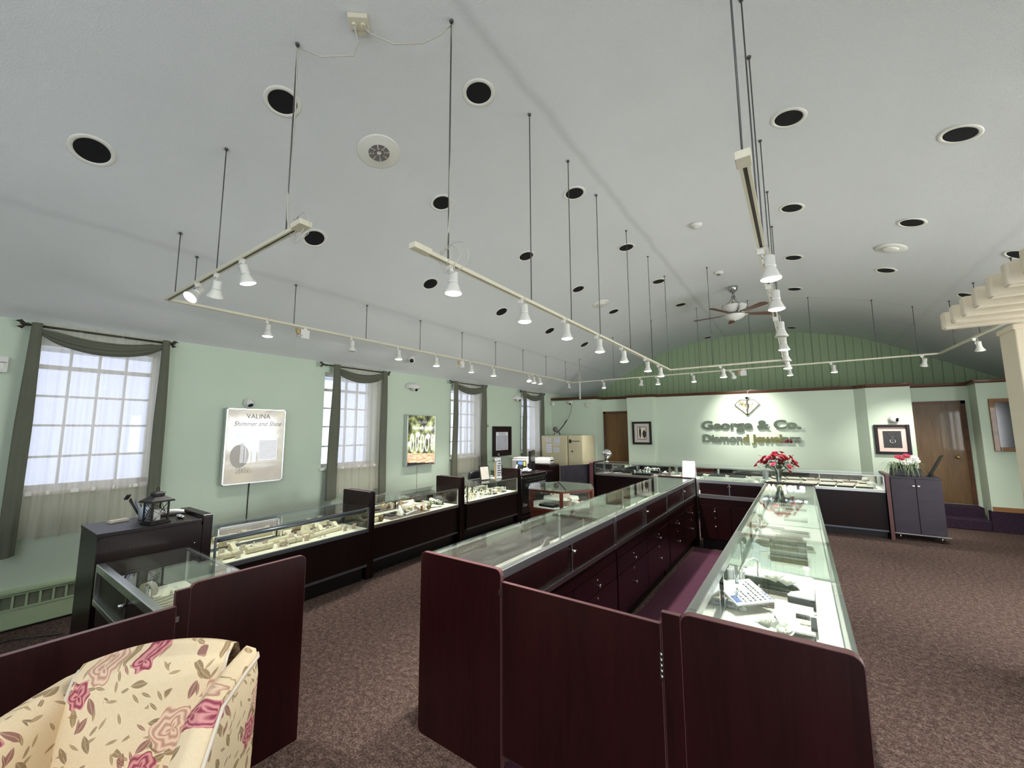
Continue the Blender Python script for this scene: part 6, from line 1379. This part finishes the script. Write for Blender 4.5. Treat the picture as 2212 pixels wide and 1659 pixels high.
MB().box((-0.105, 0.015, 0.0091), (-0.068, 0.065, 0.0096)).xf(sl_).build('blue_emblem', M['blue'], t)
for k, (x, y) in enumerate(((1200, 800), (1090, 1290))):
    v = onz(1480 + x / 6.144, 1130 + y / 6.144, 0.775)
    t = thing('silk_flower', ['white silk flower behind the slanted sign card in the first right showcase', 'white silk flower by the end panel in the first right showcase'][k], 'flower', (v.x, v.y, 0.776 if k == 0 else 0.736))
    for j, (dx, dy, s_) in enumerate(((0, 0, 0.062), (0.055, -0.03, 0.05), (-0.04, 0.045, 0.036) if k == 0 else (0.06, -0.01, 0.045))): petal_flower('petals', M['whitepetal'], Vector((dx, dy, 0.004)), s_, t, 80 + j + k * 5, 4, 6, Vector((R_(0.3), R_(0.3), 1)).normalized())
for k, (x, y) in enumerate(((585, 1060), (665, 900))):
    v = onz(1480 + x / 6.144, 1130 + y / 6.144, 0.725)
    t = thing('price_card', '%s small white written card in the rear corner of the first right showcase' % ORD[k], 'card', (v.x, v.y, 0.7062), -0.2, 'written cards in the first right showcase')
    MB().box((-0.03, -0.02, 0), (0.03, 0.02, 0.004)).xf(Matrix.Translation((0, 0, 0.012)) @ Matrix.Rotation(0.35, 4, 'X')).build('card', M['paper'], t)
    bx('wedge', (-0.022, -0.012, 0), (0.022, 0.012, 0.011), M['mat_grey'], t)
    for j in range(3): MB().box((-0.015 + 0.011 * j, -0.008, 0.0041), (-0.008 + 0.011 * j, 0.006, 0.0045)).xf(Matrix.Translation((0, 0, 0.012)) @ Matrix.Rotation(0.35, 4, 'X')).build('mark', M['blue'], t)
for k, (x, y, w_, h_, m_) in enumerate(((0.74, 0.30, 0.11, 0.05, 'taupe'), (0.70, 0.42, 0.10, 0.03, 'paper'), (0.60, 0.37, 0.10, 0.025, 'paper'))): pass
for x, y, m_, m2_, s_ in ((0.98, 0.26, 'taupe', 'deck_g', 1.2), (1.20, 0.24, 'deck_g', 'charcoal', 1.3), (1.38, 0.26, 'mat_grey', 'taupe', 1.2), (0.52, 0.35, 'taupe', 'charcoal', 0.9)): prop('pad_tray', 'r0', x, y, m_, m2_, PI / 2 + R_(0.05), 0, None, s_)
prop('light_puck', 'r0', 0.42, 0.10, 'plastic_w', 'whitepetal', 0, 0.03); prop('light_puck', 'r0', 0.95, 0.12, 'plastic_w', 'whitepetal'); prop('light_puck', 'r0', 0.80, 0.42, 'plastic_w', 'whitepetal')
prop('flat_box', 'r0', 0.28, 0.36, 'paper', 'mat_grey', PI / 2, 0, None, 0.9); prop('bracelet_ramp', 'r0', 1.30, 0.42, 'paper', 'alu', 0.3, 0)
tag(MB().tube([(in_case('r0', 1.05 + 0.02 * k, 0.44 - 0.012 * k + 0.02 * math.sin(k))[0][0], in_case('r0', 1.05 + 0.02 * k, 0.44)[0][1], 0.73 + 0.16 * math.sin(PI * k / 8)) for k in range(9)], 0.005, 6).build('lamp_cord', M['plastic_w']), 'white looping lamp cord inside the first right island showcase', 'cord')
# middle and last right island showcases
for k in range(4): prop('flat_box', 'r1', 0.30 + 0.015 * k, 0.23, 'taupe' if k % 2 else 'stone', 'deck_g', PI / 2, 0.036 * k, 'shallow box, %s from the bottom of the brown stack in the middle right island case' % ORD[k], 1.1)
for x, y, m_ in ((0.70, 0.18, 'mat_grey'), (0.72, 0.36, 'deck_g'), (1.0, 0.25, 'deck_g'), (1.25, 0.20, 'mat_grey'), (1.32, 0.38, 'deck_w')): prop('pad_tray', 'r1', x, y, m_, 'taupe', PI / 2 + R_(0.1), 0, None, 1.1)
for x, y in ((0.20, 0.42), (0.34, 0.44), (0.12, 0.36)): prop('price_tent', 'r1', x, y, 'paper', None, PI / 2)
prop('bracelet_ramp', 'r1', 0.5, 0.42, 'paper', 'alu', 0.5); prop('acrylic_riser', 'r1', 0.95, 0.40, 'plastic_w', None, 0.2)
for x, y in ((0.3, 0.2), (0.65, 0.3), (1.0, 0.2), (1.25, 0.35)): prop('pad_tray', 'r2', x, y, 'deck_g', 'mat_grey', PI / 2)
# cross case
for x in (0.2, 0.55): prop('pad_tray', 'x', x, 0.2, 'deck_g', 'mat_grey', R_(0.2))
# far counter, left: grey mat with papers, white bust cluster
for k, (x, y) in enumerate(((0.25, 0.16), (0.42, 0.27), (1.30, 0.18))):
    (qx, qy), a = in_case('f0', x, y); t = thing('paper_slip', ['curled white paper slip at the left end of the far counter', 'white paper lying behind the curled slip in the far counter', 'small white card near the right end of the left far showcase'][k], 'paper', (qx, qy, 0.7165), a + R_(0.4))
    MB().grid(lambda u, v: (-0.09 + 0.18 * u, -0.05 + 0.1 * v, 0.004 + 0.03 * u * u * (1 if k == 0 else 0.3)), 8, 2).build('sheet', M['paper'], t, solid=0.0015)
for k in range(12): prop('watch_stand', 'f0', 0.98 + R_(0.16), 0.22 + R_(0.10), 'whitepetal', 'chrome', R_(1.5), 0.018, None, 1.25)
prop('pad_tray', 'f0', 0.98, 0.22, 'black', 'charcoal', 0, 0, 'black tray under the white cuff stands in the left far showcase', 2.0)
for x in (0.30, 0.55, 0.80): prop('flat_box', 'f0', x, 0.40, 'charcoal', 'black', R_(0.1), 0, None, 1.1)
for x, y in ((1.42, 0.10), (1.25, 0.12)): prop('price_tent', 'f0', x, y, 'card', None, R_(0.3), 0, None, 1.2)
prop('ring_box', 'f1', 0.20, 0.16, 'amber', 'stone', 0, 0, 'amber ring box beside the white tent sign in the far counter', 1.5)
for x, m_ in ((0.10, 'plastic_w'), (0.40, 'plastic_w'), (0.80, 'card'), (1.15, 'card'), (1.4, 'plastic_w')): prop('pad_tray', 'f1', x, 0.2 + R_(0.05), m_, 'deck_w', R_(0.1))
for x in (0.35, 0.75, 1.1): prop('flat_box', 'f1', x, 0.42, 'charcoal', 'black', 0, 0, None, 1.3)
for j in range(3):
    for k in range(6): prop('flat_box', 'f2', 0.16 + 0.235 * k + 0.02 * j, 0.10 + 0.125 * j, rnd.choice(('taupe', 'charcoal', 'wood_dark')), rnd.choice(('card', 'mat_grey')), 0, 0.0, 'shallow lidded box, %s from left, %s row in the right far counter' % (ORD[k], ('front', 'middle', 'rear')[j]), 1.05)
for k in range(4): prop('pad_tray', 'f2', 0.45 + 0.25 * k, 0.44, 'pinkcard', 'taupe', 0, 0.03 if k % 2 else 0.0, None, 1.0)
for k in range(8): prop('ring_stand', 'f2', 1.40 + 0.018 * (k % 4), 0.14 + 0.06 * (k // 4) + R_(0.02), 'plastic_w', 'chrome', 0, 0, None, 2.2)
# hexagonal case
def at_hex(dx, dy, z): return (hx + dx, hy + dy, z)
for k, (dx, dy, rz, h_, m_) in enumerate(((0.02, -0.02, 0.35, 0.085, 'card'), (0.17, -0.12, -0.5, 0.10, 'mat_pink'))):
    t = thing('hex_card', ['long cream card standing on the inner shelf of the hexagonal case', 'tan card standing at the right front of the hexagonal case'][k], 'card', at_hex(dx, dy, 0.8065 if k == 0 else 0.7268), rz)
    MB().box((-0.10 if k == 0 else -0.045, -0.003, 0), (0.10 if k == 0 else 0.045, 0.003, h_)).xf(Matrix.Rotation(-0.15, 4, 'X')).build('card', M[m_], t); bx('foot', (-0.03, 0, 0), (0.03, 0.03, 0.004), M[m_], t)
t = thing('hex_bracelet_arm', 'cream curled bracelet arm on the inner shelf of the hexagonal case', 'stand', at_hex(-0.16, 0.0, 0.8065))
MB().tube([(0.02, 0, 0.0), (0.025, 0, 0.05), (0.0, 0, 0.085), (-0.03, 0, 0.08), (-0.035, 0, 0.055)], [0.016, 0.017, 0.018, 0.016, 0.01], 8).build('arm', M['cream'], t); MB().lathe([(0.03, 0), (0.03, 0.006), (0.001, 0.008)], 12, (0.02, 0, 0)).build('foot', M['cream'], t)
t = thing('hex_tray', 'dark brown tray of chains below the inner shelf of the hexagonal case', 'tray', at_hex(-0.04, -0.24, 0.7268), -0.15)
bx('tray', (-0.11, -0.06, 0), (0.11, 0.06, 0.025), M['wood_dark'], t, 0.003); 
for k in range(4): MB().tube([(-0.09 + 0.18 * q / 8, -0.045 + 0.03 * k + 0.005 * math.sin(q * 2), 0.028) for q in range(9)], 0.003, 4).build('chain', M['silver'], t)
for k, (dx, dy, z) in enumerate(((0.12, -0.24, 0.727), (0.27, -0.02, 0.727))):
    t = thing('silk_rose', ['red silk rose beside the front post of the hexagonal case', 'red silk rose at the right side of the hexagonal case'][k], 'flower', at_hex(dx, dy, z))
    petal_flower('bloom', M['red'], Vector((0, 0, 0.05)), 0.03, t, 40 + k); MB().tube([(0, 0, 0.055), (0.005, 0.005, 0.0)], 0.003, 4).build('stem', M['leaf'], t)
# ================================================================== THINGS ON TOP OF THE SHOWCASES
t = thing('counter_sign', 'white paper tent sign on the far cap of the left island row', 'sign', (-1.36, 6.43, 0.957), -0.05)
for s in (-1, 1): MB().box((-0.085, -0.002, 0), (0.085, 0.002, 0.235)).xf(Matrix.Translation((0, s * 0.055, 0)) @ Matrix.Rotation(s * 0.22, 4, 'X')).build('sheet', M['paper'], t)
for k in range(9): MB().box((-0.055, -0.0045, 0.05 + 0.016 * k), (0.055 - 0.02 * (k % 3), -0.0022, 0.054 + 0.016 * k)).xf(Matrix.Translation((0, -0.055, 0)) @ Matrix.Rotation(-0.22, 4, 'X')).build('text_line', M['mat_grey'], t)
v = onz(1306, 998, 0.945)
t = thing('table_mirror', 'small round tilting mirror on the left end of the far counter', 'mirror', (v.x, v.y + 0.14, 0.946), 0.2)
MB().lathe([(0.09, 0), (0.09, 0.010), (0.001, 0.014)], 24, m=Matrix.Rotation(PI / 2, 4, 'X') , o=(0, 0, 0.17)).build('mirror_disc', M['mirror'], t)
MB().tube([(0.095 * math.cos(a), 0, 0.17 + 0.095 * math.sin(a)) for a in [2 * PI * k / 28 for k in range(28)]], 0.006, 6, True).build('rim', M['chrome'], t)
MB().lathe([(0.06, 0), (0.055, 0.008), (0.012, 0.014), (0.010, 0.075), (0.001, 0.075)], 18).build('base', M['chrome'], t)
v = onz(1089, 1031, 0.81)
t = thing('framed_notice', 'grey notice in a dark easel frame on the watch showcase', 'sign', (-4.42, 5.47, 0.811), 1.35)
mm = Matrix.Rotation(-0.22, 4, 'X')
MB().box((-0.10, -0.008, 0), (0.10, 0.008, 0.245)).xf(mm).build('frame', M['iron'], t, bevel=0.002); MB().box((-0.085, -0.0105, 0.012), (0.085, -0.0085, 0.222)).xf(mm).build('notice_sheet', M['mat_grey'], t)
MB().cyl((0, 0.10, 0.002), (0, 0.045, 0.17), 0.004, n=6).build('strut', M['iron'], t); MB().cyl((0, -0.012, 0.232), (0, -0.008, 0.232), 0.008, n=8).xf(mm).build('clip', M['nickel'], t)
t = thing('donation_box', 'clear acrylic box with a white lettered card on the watch showcase', 'box', (-4.47, 5.80, 0.811), 1.5)
for a, c in (((-0.10, -0.08, 0), (0.10, -0.076, 0.30)), ((-0.10, 0.076, 0), (0.10, 0.08, 0.30)), ((-0.10, -0.08, 0), (-0.096, 0.08, 0.30)), ((0.096, -0.08, 0), (0.10, 0.08, 0.30))): bx('acrylic_wall', a, c, M['glass'], t)
bx('floor_plate', (-0.10, -0.08, 0), (0.10, 0.08, 0.006), M['plastic_w'], t); bx('lid', (-0.102, -0.082, 0.30), (0.102, 0.082, 0.306), M['glass'], t)
bx('letter_card', (-0.06, -0.084, 0.01), (0.075, -0.081, 0.29), M['paper'], t); bx('tan_side', (-0.094, -0.086, 0.006), (-0.062, -0.07, 0.29), M['tan'], t); bx('header_card', (-0.08, -0.07, 0.306), (0.08, -0.066, 0.36), M['paper'], t)
for k, (a, c) in enumerate(((0.0, 0.06), (-0.03, 0.05), (-0.02, 0.04), (-0.03, 0.06), (-0.03, 0.06), (-0.03, 0.05))): bx('letter_mark', (a, -0.0855, 0.245 - 0.04 * k), (c, -0.0842, 0.262 - 0.04 * k), M['ink'], t)
t = thing('office_chair', 'black office chair back behind the watch showcase', 'chair', (-5.0, 5.90, 0), -PI / 2)
MB().grid(lambda u, v: (-0.21 + 0.42 * u, 0.03 * math.cos(PI * (u - 0.5)) + 0.02 * v, 0.50 + 0.42 * v - 0.05 * abs(2 * u - 1) ** 3 * v), 14, 10).build('backrest', M['black'], t, solid=0.05)
MB().grid(lambda u, v: (-0.22 + 0.44 * u, -0.42 + 0.42 * v, 0.45 + 0.02 * math.sin(PI * u)), 8, 8).build('seat', M['black'], t, solid=0.06)
MB().cyl((0, -0.2, 0.07), (0, -0.2, 0.43), 0.025, n=10).build('column', M['chrome'], t)
for k in range(5): MB().cyl((0, -0.2, 0.08), (0.27 * math.cos(k * 1.2566), -0.2 + 0.27 * math.sin(k * 1.2566), 0.05), 0.016, n=8).cyl((0.27 * math.cos(k * 1.2566), -0.2 + 0.27 * math.sin(k * 1.2566), 0.0), (0.27 * math.cos(k * 1.2566), -0.2 + 0.27 * math.sin(k * 1.2566), 0.05), 0.022, n=8).build('caster_leg', M['black'], t)

# each prop that has neighbours of its kind in the same case is told apart by its place in the row
for (cn, dn, key), its in AUTO.items():
    its.sort(key=lambda q: (q[0], q[1]))
    end = {'n': 'from the right', 'l': 'from the far end', 'r': 'from the near end'}.get(key[0], 'from the left')
    for k, (x, y, o) in enumerate(its):
        o['label'] = '%s %s in %s' % (cn, dn, CASEW[key]) + ('' if len(its) == 1 else ', %s %s' % (ORD[k] if k < len(ORD) else 'last', end))
